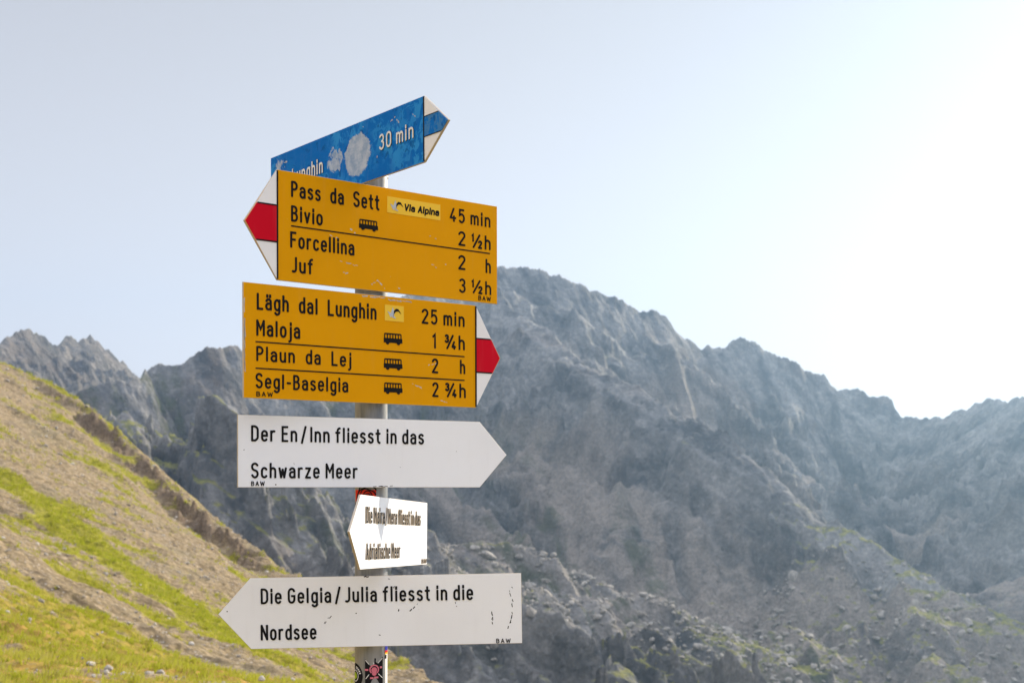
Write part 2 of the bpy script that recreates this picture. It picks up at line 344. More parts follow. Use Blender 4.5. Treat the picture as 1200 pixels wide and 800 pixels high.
# ================================================================== THE HILLSIDE AND THE PASS GROUND
edge_px = [(-420,180,230),(-200,330,170),(-90,395,145),(0,423,130),(50,443,124),(100,470,118),(150,512,110),(200,560,102),(250,605,93),(300,642,84),(345,672,76),(400,717,64),(460,760,53),(510,800,45)]
edge3 = [W3(*p) for p in edge_px] + [(2.0, 26, -4.4), (7, 14, -3.0), (12, 3, -2.4), (13, -12, -2.4), (10, -40, -4)]
ctrl = [W3(*p) for p in edge_px[1:]] + [W3(*p) for p in [(0,480,95),(0,540,66),(0,620,42),(0,700,27),(0,757,18.5),(100,560,76),(100,640,50),(100,720,31),(100,783,18),(200,640,61),(200,700,43),(200,765,29),(300,720,50),(300,790,32),(400,775,43),(-200,560,50),(-200,700,22)]]
ctrl += [(-5,0,-1.62),(-4,8,-1.62),(3,0,-1.7),(0,2.6,-1.65),(4,9,-1.9),(0,12,-1.9),(8,0,-2.1),(-9,-10,-1.2),(8,-10,-2.2),(0,-18,-1.4),(-20,-5,1.5),(-30,20,9),(8,12,-2.6),(12,3,-2.4),(2,26,-4.4),(-40,-20,8),(10,-30,-3)]
C = np.array(ctrl)
def U(r2): return np.where(r2 > 0, r2 * np.log(np.maximum(r2, 1e-9)), 0)
n = len(C); K = U(((C[:, None, :2] - C[None, :, :2]) ** 2).sum(-1)) + np.eye(n) * 30.0
P = np.c_[np.ones(n), C[:, :2]]; M = np.block([[K, P], [P.T, np.zeros((3, 3))]])
sol = np.linalg.solve(M, np.r_[C[:, 2], 0, 0, 0])
def tps(X, Y):
    z = sol[n] + sol[n + 1] * X + sol[n + 2] * Y
    for k in range(n): z = z + sol[k] * U((X - C[k, 0]) ** 2 + (Y - C[k, 1]) ** 2)
    return z
def hill(X, Y, detail=True):
    z = tps(X, Y)
    d, ze, s, side = seg_dist(X, Y, edge3)
    inside = side < 0
    rr = np.hypot(X, Y)
    # along the crest between px 120 and 350 a broken lip of earth stands over the slope
    L = [0.0]
    for a, b in zip(edge3[:-1], edge3[1:]): L.append(L[-1] + math.hypot(b[0] - a[0], b[1] - a[1]))
    m = sst(L[4] - 2, L[5] + 6, s) * sst(L[10] + 5, L[10] - 8, s)
    wob = 1.1 * fbm(X / 4, Y / 4, 4, 140)
    step = sst(0.7, 2.0, d + wob * 0.7) * np.exp(-np.maximum(d - 2, 0) / 13)
    lip = m * np.where(inside, step, 0) * np.clip(0.75 + 1.0 * fbm(X / 6, Y / 6, 3, 141), 0.1, 2)
    z = np.where(inside, z, ze - 0.2 - 0.9 * d)
    z = np.where(inside, ze + (z - ze) * sst(0, 6, d), z)
    z = z - 0.8 * lip
    bank = m * np.where(inside, sst(0.3, 1.0, d + wob * 0.5) * sst(2.2, 1.2, d + wob * 1.5), 0)
    if detail:
        k = sst(8, 22, rr)
        fx, fy = 0.93, -0.36
        u = X * fy - Y * fx; v = X * fx + Y * fy
        z = z + k * (0.28 * fbm(u / 5.5, v / 20, 4, 120) + 0.15 * fbm(X / 1.6, Y / 1.6, 4, 125) + 0.10 * fbm(u / 0.9, v / 5, 3, 126)) + (0.02 + 0.03 * k) * fbm(X / 0.5, Y / 0.5, 3, 127)
        z = z + bank * (0.9 * facets(X, Y, 1.3, 130) + 0.35 * fbm(X / 0.8, Y / 0.8, 4, 131)) 
    return z, bank, d, inside
def at(px, py, y0=10, y1=150):                # where the sight line of a picture point meets the hillside
    yy = np.linspace(y0, y1, 1500); x, y, z = W3(px, py, yy)
    hz = hill(x, y, False)[0]; i = np.argmax(hz > z); return float(x[i]), float(y[i])

ra = np.r_[np.linspace(-180, -60, 60, endpoint=False), np.linspace(-60, -26, 60, endpoint=False), np.linspace(-26, 6, 760, endpoint=False), np.linspace(6, 60, 90, endpoint=False), np.linspace(60, 180, 60, endpoint=False)]
rr_ = np.r_[np.linspace(0.05, 8, 40, endpoint=False), 8 * (150 / 8) ** np.linspace(0, 1, 900, endpoint=False), np.linspace(150, 300, 30)]
HX = rr_[:, None] * np.sin(np.radians(ra))[None]; HY = rr_[:, None] * np.cos(np.radians(ra))[None]
hz, bank, hd, hin = hill(HX, HY)
# ground cover masks in metres on the slope
strip = [at(-160, 455), at(-60, 520), at(0, 556), at(60, 598), at(130, 650), at(200, 700), at(262, 742), at(330, 783)]
sd_, _, ss_, side_ = seg_dist(HX, HY, [(x, y, 0) for x, y in strip])
fxx, fyy = 0.93, -0.36; hu = HX * fyy - HY * fxx; hv = HX * fxx + HY * fyy
strip_m = 1.0 * sst(1.7, 0.6, sd_ + 0.6 * fbm(hu / 2.2, hv / 7, 4, 150))
low = [at(-200, 600), at(0, 660), at(100, 700), at(200, 745), at(300, 790)]
ld_, _, _, lside = seg_dist(HX, HY, [(x, y, 0) for x, y in low])
lower = np.where(lside < 0, sst(-1, 6, ld_), 0) * 0.66 + 0.13
green = np.clip(np.maximum(strip_m, lower + 0.75 * fbm(hu / 2.4, hv / 7, 5, 160, 0.65)) + 0.35 * np.where(hin & (HY > 108), sst(1.4, 0.3, hd), 0), 0, 1)
green = np.where(hin, green, 0.4)
dry = sst(42, 18, np.hypot(HX, HY))

def hill_material():
    m = NT('alpine_slope_soil_and_turf'); g = m.n('ShaderNodeNewGeometry'); pos = g.outputs['Position']
    at_ = lambda k: m.n('ShaderNodeAttribute', attribute_name=k).outputs['Fac']
    n1 = m.noise(m.mapping(m.mapping(pos, rot=(0, 0, R(21))), (0.35, 1, 1)), 1.3, 6, 0.7, 0.5); n2 = m.noise(pos, 6.0, 5, 0.7); n3 = m.noise(pos, 0.25, 4, 0.6)
    soil = m.mix(m.ramp(n2, 0.3, 0.7), (0.115, 0.086, 0.042), (0.345, 0.262, 0.150))
    soil = m.mix(m.ramp(n1, 0.42, 0.7, 0, 0.65), soil, (0.23, 0.185, 0.13))
    sk_ = m.noise(m.mapping(m.mapping(pos, rot=(0, 0, R(21))), (0.16, 1, 1)), 4.5, 5, 0.7, 0.3); soil = m.mix(m.ramp(sk_, 0.48, 0.62, 0, 0.7), soil, (0.115, 0.085, 0.055)); soil = m.mix(m.ramp(sk_, 0.44, 0.34, 0, 0.5), soil, (0.40, 0.315, 0.22))
    stones = m.ramp(m.voro(pos, 7.0, 'F1'), 0.16, 0.26, 1, 0); soil = m.mix(m.math('MULTIPLY', stones, m.ramp(n1, 0.4, 0.6, 0, 0.7)), soil, (0.46, 0.42, 0.37))
    soil = m.mix(m.ramp(n3, 0.5, 0.7, 0, 0.5), soil, (0.20, 0.17, 0.10))
    turf = m.mix(m.ramp(n2, 0.3, 0.72), (0.125, 0.125, 0.008), (0.30, 0.28, 0.018))
    turf = m.mix(m.ramp(sk_, 0.50, 0.64, 0, 0.6), turf, (0.085, 0.080, 0.012))
    turf = m.mix(m.ramp(n1, 0.40, 0.66, 0, 0.6), turf, (0.29, 0.255, 0.06))
    turf = m.mix(m.math('MULTIPLY', at_('dry'), m.ramp(n1, 0.35, 0.6, 0.25, 0.9)), turf, (0.36, 0.215, 0.055))
    mk = m.ramp(m.math('ADD', at_('green'), m.math('MULTIPLY', m.math('SUBTRACT', m.noise(pos, 2.2, 6, 0.75), 0.5), 1.5)), 0.36, 0.62)
    c = m.mix(mk, soil, turf)
    earth = m.mix(m.ramp(n2, 0.3, 0.7), (0.085, 0.060, 0.040), (0.19, 0.145, 0.10))
    c = m.mix(at_('bank'), c, earth)
    m.base(c); m.set(Roughness=0.95, Specular_IOR_Level=0.1)
    b = m.bump(n2, 0.14, 0.8); b = m.bump(m.voro(pos, 5.0, 'F1'), 0.10, 0.5, b); m.l(b, m.b.inputs['Normal']); return m.mat
HM = hill_material()
hl = grid_mesh('hillside', np.stack([HX, HY, hz + EYE], -1).reshape(-1, 3), len(rr_), len(ra), HM, wrap=True, attrs={'green': green, 'bank': bank, 'dry': dry})
tag(hl, 'steep tan and green alpine slope falling from upper left to the pass', 'hillside', kind='structure')
# valley floor and plain out to the horizon, under everything
gm = bpy.data.meshes.new('ground'); gm.from_pydata([(-1690, -310, -130), (1690, -310, -130), (1690, 1690, -130), (-1690, 1690, -130)], [], [(0, 1, 2, 3)])
gd = link('ground', gm, rock); tag(gd, 'stony valley ground far below the pass', 'ground', kind='structure')

# the air between here and the mountains
hz_mb = MB(); x, y0, y1, z0, z1 = 1700, -320, 1700, -131, 235
hz_mb.add([(-x,y0,z0),(x,y0,z0),(x,y1,z0),(-x,y1,z0),(-x,y0,z1),(x,y0,z1),(x,y1,z1),(-x,y1,z1)], [(3,2,1,0),(4,5,6,7),(0,1,5,4),(1,2,6,5),(2,3,7,6),(3,0,4,7)])
hm = bpy.data.materials.new('pale_mountain_air'); hm.use_nodes = True; ht = hm.node_tree; ht.nodes.clear()
ho = ht.nodes.new('ShaderNodeOutputMaterial'); hv_ = ht.nodes.new('ShaderNodeVolumePrincipled'); ht.links.new(hv_.outputs[0], ho.inputs['Volume'])
hv_.inputs['Color'].default_value = (0.42, 0.68, 1.0, 1); hv_.inputs['Density'].default_value = 0.00029; hv_.inputs['Anisotropy'].default_value = 0.76
hz_o = link('haze', hz_mb.mesh('haze'), hm); tag(hz_o, 'thin bright summer haze lying between the pass and the mountain', 'haze', kind='stuff')

# ================================================================== THE SIGNPOST
PX, PY = (435 - 600) / F * 2.63, 2.63
def steel(name):
    m = NT(name); o = m.obj()
    a = m.noise(m.mapping(o, (1, 1, 0.12)), 60, 4, 0.6); b = m.noise(o, 18, 5, 0.65)
    c = m.mix(m.ramp(a, 0.3, 0.7), (0.15, 0.16, 0.17), (0.28, 0.285, 0.29)); c = m.mix(m.ramp(b, 0.55, 0.72, 0, 0.6), c, (0.17, 0.17, 0.165))
    m.base(c); m.set(Metallic=0.35, Roughness=m.ramp(b, 0.3, 0.7, 0.38, 0.6)); m.l(m.bump(b, 0.0006, 0.5), m.b.inputs['Normal']); return m.mat
STEEL = steel('galvanised_steel')
def paint(name, col, chips=0.5, chip_col=(0.55, 0.54, 0.52), dirt=0.12, rough=0.5, blotch=None, residue=False, seed=0.0, streak=0.5):
    m = NT(name); o = m.mapping(m.obj(), loc=(seed, seed * 1.7, 0))
    n = m.noise(o, 9, 4, 0.6); f = m.noise(o, 90, 5, 0.7); st = m.noise(m.mapping(o, (60, 6, 1)), 1.0, 4, 0.6)
    c = m.mix(m.ramp(n, 0.3, 0.7, 0, dirt), col, tuple(x * 0.72 for x in col))
    c = m.mix(m.ramp(st, 0.52, 0.75, 0, dirt * streak), c, (0.36, 0.33, 0.28))
    if blotch:
        b1 = m.noise(o, 46, 6, 0.7, 0.8); b2 = m.noise(o, 7, 3, 0.5)
        c = m.mix(m.math('MULTIPLY', m.ramp(b1, 0.47, 0.53), m.ramp(b2, 0.40, 0.58)), c, blotch)
        b3 = m.noise(m.mapping(o, loc=(3, 1, 0)), 55, 4, 0.6, 0.6); c = m.mix(m.ramp(b3, 0.60, 0.64, 0, 0.8), c, tuple(x * 0.62 for x in col))
    if residue:
        # pale glue left where stickers were peeled off
        wob = m.n('ShaderNodeVectorMath', operation='MULTIPLY_ADD'); m.l(m.noise(m.obj(), 70, 5, 0.75, out='Color'), wob.inputs[0]); wob.inputs[1].default_value = (0.032, 0.032, 0); m.l(m.obj(), wob.inputs[2])
        glue = m.mix(m.ramp(m.noise(o, 45, 5, 0.7), 0.35, 0.65), (0.28, 0.37, 0.52), (0.50, 0.56, 0.66))
        for (cx, cy, rx, ry, hole) in RESIDUE:
            v = m.n('ShaderNodeVectorMath', operation='SUBTRACT'); m.l(wob.outputs[0], v.inputs[0]); v.inputs[1].default_value = (cx + .016, cy + .016, 0)
            s_ = m.n('ShaderNodeVectorMath', operation='MULTIPLY'); m.l(v.outputs[0], s_.inputs[0]); s_.inputs[1].default_value = (1 / rx, 1 / ry, 0)
            L = m.n('ShaderNodeVectorMath', operation='LENGTH'); m.l(s_.outputs[0], L.inputs[0])
            k = m.ramp(L.outputs['Value'], 0.94, 1.02, 1, 0)
            k = m.math('MULTIPLY', k, m.ramp(m.noise(o, 70, 4, 0.7, 0.8), hole, hole + 0.12, 0, 0.9)); c = m.mix(k, c, glue)
    ch = m.voro(m.mapping(o, (1, 1, 1)), 34, 'F1'); cm = m.math('MULTIPLY', m.ramp(m.math('ADD', ch, m.math('MULTIPLY', f, 0.10)), 0.085, 0.10, 1, 0), m.ramp(m.noise(m.mapping(o, loc=(7, 2, 0)), 14, 3, 0.6), 0.56 - 0.05 * chips, 0.64 - 0.05 * chips))
    c = m.mix(cm, c, chip_col)
    m.base(c); m.set(Roughness=m.ramp(f, 0.3, 0.7, rough - 0.06, rough + 0.12), Specular_IOR_Level=0.05)
    b = m.bump(n, 0.0012, 0.25); b = m.bump(cm, 0.0004, 0.6, b); m.l(b, m.b.inputs['Normal']); return m.mat
RESIDUE = [(0.026, 0.6110, 0.045, 0.0385, 0.16), (-0.054, 0.617, 0.028, 0.023, 0.40), (-0.268, 0.643, 0.020, 0.021, 0.46)]
YELLOW = paint('trail_yellow_enamel', (0.70, 0.315, 0.0), 0.9, seed=1.3, dirt=0.14, streak=0.2)
WHITE = paint('white_enamel', (0.82, 0.84, 0.88), 0.9, chip_col=(0.05, 0.05, 0.05), dirt=0.10, seed=4.1)
WHITE_TIP = paint('white_tip_enamel', (0.80, 0.80, 0.82), 0.3, chip_col=(0.25, 0.22, 0.18), dirt=0.12, seed=6.1)
RED = paint('signal_red_enamel', (0.56, 0.003, 0.018), 0.1, dirt=0.15, seed=2.2)
BLUE = paint('weathered_blue_enamel', (0.001, 0.145, 0.53), 0.8, blotch=(0.025, 0.26, 0.66), residue=True, seed=0.0)
BLUE_BAND = paint('blue_band_enamel', (0.001, 0.15, 0.54), 0.8, blotch=(0.05, 0.20, 0.47), seed=3.7)
BLACK = paint('black_raised_enamel', (0.012, 0.012, 0.013), 1.6, chip_col=(0.42, 0.36, 0.26), dirt=0.05, seed=5.0, streak=0.0)
LETTER_WHITE = paint('white_raised_enamel', (0.78, 0.78, 0.78), 0.3, chip_col=(0.2, 0.25, 0.3), dirt=0.15, seed=8.0)
EDGE = paint('bare_plate_edge', (0.50, 0.44, 0.36), 0.4, dirt=0.35, seed=9.0, rough=0.5)
RELIEF = paint('weathered_letter_side', (0.56, 0.49, 0.40), 0.2, dirt=0.3, seed=9.5, rough=0.6)
STK_YELLOW = paint('yellow_foil', (0.80, 0.52, 0.05), 0.1, dirt=0.08, seed=11.0, rough=0.3)
FOIL_GREY = paint('silver_grey_foil', (0.46, 0.50, 0.56), 0.0, dirt=0.1, seed=12.0)
FOIL_BLACK = paint('black_foil', (0.012, 0.012, 0.014), 0.2, dirt=0.05, seed=13.0, streak=0)
FOIL_RED = paint('red_foil', (0.62, 0.03, 0.015), 0.2, dirt=0.1, seed=14.0)
FOIL_PINK = paint('pink_foil', (0.62, 0.17, 0.23), 0.2, dirt=0.1, seed=15.0)
CHIP = paint('bare_chipped_spots', (0.50, 0.48, 0.46), 0.0, seed=19.0)
FOIL_WHITE = paint('white_foil', (0.75, 0.75, 0.75), 0.2, dirt=0.1, seed=16.0)
FOIL_BLUE = paint('dark_blue_foil', (0.03, 0.04, 0.38), 0.0, seed=17.0)
FOIL_GREEN = paint('lime_foil', (0.30, 0.42, 0.02), 0.0, seed=18.0)

# ---------------- narrow engineers' lettering, one stroke wide
def A(cx, cy, rx, ry, a0, a1, n=9):
    return [(cx + rx * cos(R(a0 + (a1 - a0) * i / n)), cy + ry * sin(R(a0 + (a1 - a0) * i / n))) for i in range(n + 1)]
def bowl(w, y0, y1, a0=0, a1=360):            # narrow ring with straight sides
    r = w / 2; ry = min(0.24, (y1 - y0) / 2)
    return A(r, y1 - ry, r, ry, 0, 180) + A(r, y0 + ry, r, ry, 180, 360) + [(w, y1 - ry)]
X_ = 0.68
G = {}
def glyph(ch, w, *st): G[ch] = (w, [list(s) for s in st])
glyph('A', .46, [(0,0),(.23,1)], [(.23,1),(.46,0)], [(.08,.32),(.38,.32)])
glyph('B', .42, [(0,0),(0,1)], [(0,1),(.17,1)]+A(.17,.77,.21,.23,90,-90)+[(0,.54)], [(.17,.54)]+A(.19,.27,.23,.27,90,-90)+[(0,0)])
glyph('D', .44, [(0,0),(0,1)], [(0,1),(.16,1)]+A(.16,.72,.28,.28,90,0)+A(.16,.28,.28,.28,0,-90)+[(0,0)])
glyph('E', .38, [(.38,1),(0,1),(0,0),(.38,0)], [(0,.52),(.33,.52)])
glyph('F', .38, [(.38,1),(0,1),(0,0)], [(0,.52),(.33,.52)])
glyph('G', .45, A(.225,.74,.225,.26,20,180)+A(.225,.26,.225,.26,180,360)+[(.45,.48),(.25,.48)])
glyph('I', .02, [(.01,0),(.01,1)])
glyph('J', .32, [(.32,1),(.32,.22)]+A(.14,.22,.18,.22,0,-120))
glyph('L', .38, [(0,1),(0,0),(.38,0)])
glyph('M', .54, [(0,0),(0,1)], [(0,1),(.27,.42),(.54,1)], [(.54,1),(.54,0)])
glyph('N', .46, [(0,0),(0,1)], [(0,1),(.46,0)], [(.46,0),(.46,1)])
glyph('P', .42, [(0,0),(0,1)], [(0,1),(.18,1)]+A(.18,.74,.24,.26,90,-90)+[(0,.48)])
glyph('S', .44, A(.22,.765,.22,.235,25,200)+A(.22,.755,.22,.235,210,250,3)+A(.22,.25,.22,.25,60,-160,12))
glyph('V', .46, [(0,1),(.23,0)], [(.23,0),(.46,1)])
glyph('W', .66, [(0,1),(.16,0)], [(.16,0),(.33,.85)], [(.33,.85),(.50,0)], [(.50,0),(.66,1)])
glyph('a', .38, A(.18,X_-.19,.19,.19,160,0)+[(.37,0)], [(.37,.40),(.16,.40)]+A(.16,.20,.17,.20,90,270)+A(.18,.20,.19,.20,270,345,4))
G['ä'] = (.38, G['a'][1] + [[(.07,.84),(.07,.97)], [(.31,.84),(.31,.97)]])
glyph('c', .36, A(.19,X_-.22,.19,.22,30,180)+A(.19,.22,.19,.22,180,330))
glyph('d', .38, bowl(.38,0,X_), [(.38,0),(.38,1)])
glyph('e', .38, [(.0,.35),(.38,.35)]+A(.19,X_-.22,.19,.22,0,180)+A(.19,.22,.19,.22,180,325))
glyph('f', .26, [(.09,0),(.09,.80)]+A(.25,.80,.16,.20,180,90,6)+[(.27,1)], [(-.04,X_),(.24,X_)])
glyph('g', .38, bowl(.38,0,X_), [(.38,X_),(.38,-.10)]+A(.19,-.10,.19,.20,0,-150))
glyph('h', .37, [(0,0),(0,1)], [(0,X_-.24)]+A(.185,X_-.22,.185,.22,180,0)+[(.37,0)])
glyph('i', .02, [(.01,0),(.01,X_)], [(.01,.85),(.01,1)])
glyph('j', .12, [(.11,X_),(.11,-.14)]+A(-.03,-.14,.14,.16,0,-90,5), [(.11,.85),(.11,1)])
glyph('l', .04, [(.01,1),(.01,0)])
glyph('m', .60, [(0,0),(0,X_)], [(0,X_-.22)]+A(.15,X_-.20,.15,.20,180,0)+[(.30,0)], [(.30,X_-.22)]+A(.45,X_-.20,.15,.20,180,0)+[(.60,0)])
glyph('n', .37, [(0,0),(0,X_)], [(0,X_-.24)]+A(.185,X_-.22,.185,.22,180,0)+[(.37,0)])
glyph('o', .39, bowl(.39,0,X_))
glyph('p', .38, [(0,X_),(0,-.3)], bowl(.38,0,X_))
glyph('r', .25, [(0,0),(0,X_)], [(0,X_-.24)]+A(.19,X_-.22,.19,.22,180,70,6))
glyph('s', .34, A(.17,X_-.165,.17,.165,30,205,8)+A(.17,.175,.17,.175,65,-155,9))
glyph('t', .26, [(.10,.95),(.10,.18)]+A(.25,.18,.15,.18,180,270,6), [(-.04,X_),(.25,X_)])
glyph('u', .37, [(0,X_),(0,.22)]+A(.185,.22,.185,.22,180,360)+[(.37,X_)], [(.37,X_),(.37,0)])
glyph('v', .36, [(0,X_),(.18,0)], [(.18,0),(.36,X_)])
glyph('w', .52, [(0,X_),(.13,0)], [(.13,0),(.26,.58)], [(.26,.58),(.39,0)], [(.39,0),(.52,X_)])
glyph('z', .34, [(0,X_),(.34,X_)], [(.34,X_),(0,0)], [(0,0),(.34,0)])
glyph('0', .42, bowl(.42,0,1))
glyph('1', .14, [(0,.82),(.13,1),(.13,0)])
glyph('2', .42, A(.21,.76,.21,.24,165,-25,10)+[(0,0)], [(0,0),(.42,0)])
glyph('3', .42, A(.20,.765,.20,.235,150,-80,10), A(.20,.27,.22,.27,85,-150,11))
glyph('4', .44, [(.30,0),(.30,.40)], [(.27,1),(0,.26)], [(0,.26),(.44,.26)])
glyph('5', .42, [(.38,1),(.05,1),(.02,.55)]+A(.20,.33,.22,.33,125,-140,12))
glyph('-', .24, [(0,.42),(.24,.42)])
glyph('/', .30, [(0,-.12),(.30,1.05)])
glyph(' ', .20)
def sub(ch, k, ox, oy): return [[(ox + x * k, oy + y * k) for x, y in s] for s in G[ch][1]]
G['%'] = (.80, sub('1', .52, 0, .48) + [[(.10,0),(.62,1)]] + sub('2', .52, .56, 0))      # one half
G['&'] = (.80, sub('3', .52, 0, .48) + [[(.14,0),(.60,1)]] + sub('4', .52, .56, 0))      # three quarters

def stroke(mb, pts, hw, z0, z1, mi_top, mi_side, ch):
    p = [np.array(pts[0], float)]
    for q in pts[1:]:
        q = np.array(q, float)
        if np.linalg.norm(q - p[-1]) > 1e-5: p.append(q)
    if len(p) < 2: return
    n = len(p); d = [p[i + 1] - p[i] for i in range(n - 1)]; d = [x / np.linalg.norm(x) for x in d]
    closed = np.linalg.norm(p[0] - p[-1]) < 1e-4
    rows = []
    for i in range(n):
        a = d[i - 1] if i > 0 else (d[-1] if closed else d[0]); b = d[i] if i < n - 1 else (d[0] if closed else d[-1])
        na = np.array((-a[1], a[0])); nb = np.array((-b[1], b[0])); m = na + nb; L = np.linalg.norm(m)
        m = na if L < 1e-3 else m / L; m = m / max(0.55, float(m @ na))
        rows.append((p[i], m))
    if not closed:                             # square ends with softened corners
        e0 = p[0] - d[0] * hw * 0.75; e1 = p[-1] + d[-1] * hw * 0.75
        rows = [(e0, rows[0][1] * 0.62)] + [(p[0] - d[0] * hw * 0.35, rows[0][1])] + rows[1:-1] + [(p[-1] + d[-1] * hw * 0.35, rows[-1][1])] + [(e1, rows[-1][1] * 0.62)]
    vs = []
    for c, m in rows:
        l, r_ = c + m * hw, c - m * hw; li, ri = c + m * (hw - ch), c - m * (hw - ch)
        vs += [(l[0], l[1], z0), (l[0], l[1], z1 - ch), (li[0], li[1], z1), (ri[0], ri[1], z1), (r_[0], r_[1], z1 - ch), (r_[0], r_[1], z0)]
    b = len(mb.v); mb.v += vs
    for i in range(len(rows) - 1):
        for k in range(5):
            mb.f.append((b + i * 6 + k, b + i * 6 + k + 1, b + (i + 1) * 6 + k + 1, b + (i + 1) * 6 + k)); mb.m.append(mi_top if k in (1, 2, 3) else mi_side)
    if not closed:
        mb.f.append(tuple(b + k for k in range(5, -1, -1))); mb.m.append(mi_side)
        e = b + (len(rows) - 1) * 6; mb.f.append(tuple(e + k for k in range(6))); mb.m.append(mi_side)

def text_mb(txt, x0, y0, x1, cap, z1=0.0010, sw=0.135, space=None, gap=0.34, slant=0.0, z0=-0.0006, ch=0.00022):
    """write txt from x0 to x1 on baseline y0 (metres on the plate)"""
    adv = 0; pos = []
    for k, c in enumerate(txt):
        g = G[c]; adv += 0.12 * (c == '/'); pos.append(adv); adv += 0.12 * (c == '/'); adv += (space if (c == ' ' and space) else g[0]) + (gap if c != ' ' else 0.12)
    tot = adv - gap
    hw = sw * cap / 2; sx = (x1 - x0 - 2 * hw) / tot if len(txt) > 1 else min((x1 - x0 - 2 * hw) / max(tot, .1), cap * 1.15)
    mb = MB(); i = 0; cy = cap - 2 * hw
    for c, a in zip(txt, pos):
        for s in G[c][1]:
            pts = [(x0 + hw + (a + x) * sx + slant * y * cy, y0 + hw + y * cy) for x, y in s]
            stroke(mb, pts, hw, z0, z1 + 0.00003 * (i % 5), 0, 1, ch); i += 1
    return mb

def bus_mb(x0, y0, x1, h):
    """side view of a small bus: roof, window posts, waist and wheels"""
    mb = MB(); w = x1 - x0; z = 0.0008
    def bx(a, b, c, d, dz=0.0): mb.prism([(x0 + a * w, y0 + b * h), (x0 + c * w, y0 + b * h), (x0 + c * w, y0 + d * h), (x0 + a * w, y0 + d * h)], -0.0005, z + dz)
    P = lambda L: [(x0 + a * w, y0 + b * h) for a, b in L]
    mb.prism(P([(0.0, .16), (1.0, .16), (1.0, .44), (.985, .56), (.0, .56)]), -0.0005, z)
    mb.prism(P([(.02, .88), (.96, .88), (.93, .97), (.88, 1.0), (.07, 1.0), (.03, .97)]), -0.0005, z)
    for k in range(7):
        a = 0.02 + k * 0.148; bx(a, .53, a + 0.045, .91, 0.00005)
    for c in (.20, .79):
        mb.prism([(x0 + c * w + .085 * w * 1.0 * cos(t), y0 + .13 * h + .13 * h * sin(t)) for t in np.linspace(0, 2 * pi, 16, endpoint=False)], -0.0005, z + 0.0003)
    return mb

import json
POSE = {  # yaw, in-plane tilt, left and right end of the oblong, bottom, top, tip length, tip side
 'y1': (0.71328, 0.0022, -0.2257, 0.2707, 0.3634, 0.5538, 0.0649, -1), 'y2': (0.69296, 0.0033, -0.2881, 0.2135, 0.1591, 0.3556, 0.0611, 1),
 'en': (0.57742, 0.0013, -0.2785, 0.2101, 0.0065, 0.1315, 0.0611, 1), 'sm': (1.42039, -0.0344, -0.2350, 0.2998, -0.1399, -0.0140, 0.0703, -1),
 'no': (0.06453, 0.0150, -0.2192, 0.2727, -0.2826, -0.1543, 0.0583, -1), 'bl': (-0.91429, 0.0092, -0.3053, 0.2419, 0.5560, 0.6691, 0.0723, 1)}
from mathutils import Matrix, Vector
TH = 0.0038
SCUFF = {'no': [([(.249, -.178), (.256, -.205), (.254, -.235), (.246, -.258)], .0007), ([(.218, -.215), (.219, -.245)], .0008), ([(.060, -.225), (.082, -.208)], .0009), ([(.046, -.222), (.050, -.214)], .0009), ([(-.110, -.212), (-.098, -.205)], .0007), ([(-.085, -.232), (-.075, -.226), (-.088, -.240)], .0006), ([(-.030, -.223), (-.028, -.220)], .0009), ([(-.022, -.157), (.0, -.156)], .0008), ([(.022, -.157), (.036, -.162), (.040, -.176)], .0008), ([(.01, -.262), (.02, -.265)], .0006), ([(.15, -.205), (.155, -.218)], .0006), ([(.254, -.172), (.256, -.180)], .001)],
 'en': [([(-.268, .071), (-.263, .075)], .0009), ([(.150, .075), (.160, .0745)], .0005), ([(-.18, .05), (-.17, .048)], .0005), ([(.035, .045), (.04, .043)], .0005), ([(-.02, .008), (.02, .009)], .0006)],
 'y1': [([(-.075, .470), (-.064, .463)], .0012), ([(-.03, .372), (-.015, .383), (0.0, .370)], .0010), ([(.03, .374), (.04, .371)], .0014), ([(.10, .43), (.12, .42)], .0006), ([(.10, .478), (.12, .474)], .0006), ([(-.09, .39), (-.07, .388)], .0008), ([(-.10, .41), (-.06, .405)], .0006), ([(-.12, .455), (-.10, .449)], .0008)],
 'y2': [([(-.05, .352), (.0, .353)], .0011), ([(.0, .349), (.06, .350)], .0009), ([(-.286, .33), (-.286, .21)], .0009), ([(.10, .235), (.12, .239)], .0008), ([(.13, .170), (.15, .166)], .0008), ([(-.2, .19), (-.18, .192)], .0006), ([(.06, .20), (.09, .19)], .0006)],
 'bl': [([(.13, .645), (.15, .652), (.165, .640)], .0010), ([(.20, .65), (.215, .64)], .0008), ([(-.25, .648), (-.235, .650)], .0016), ([(.09, .600), (.095, .590)], .0010), ([(.04, .66), (.05, .655)], .0010)]}
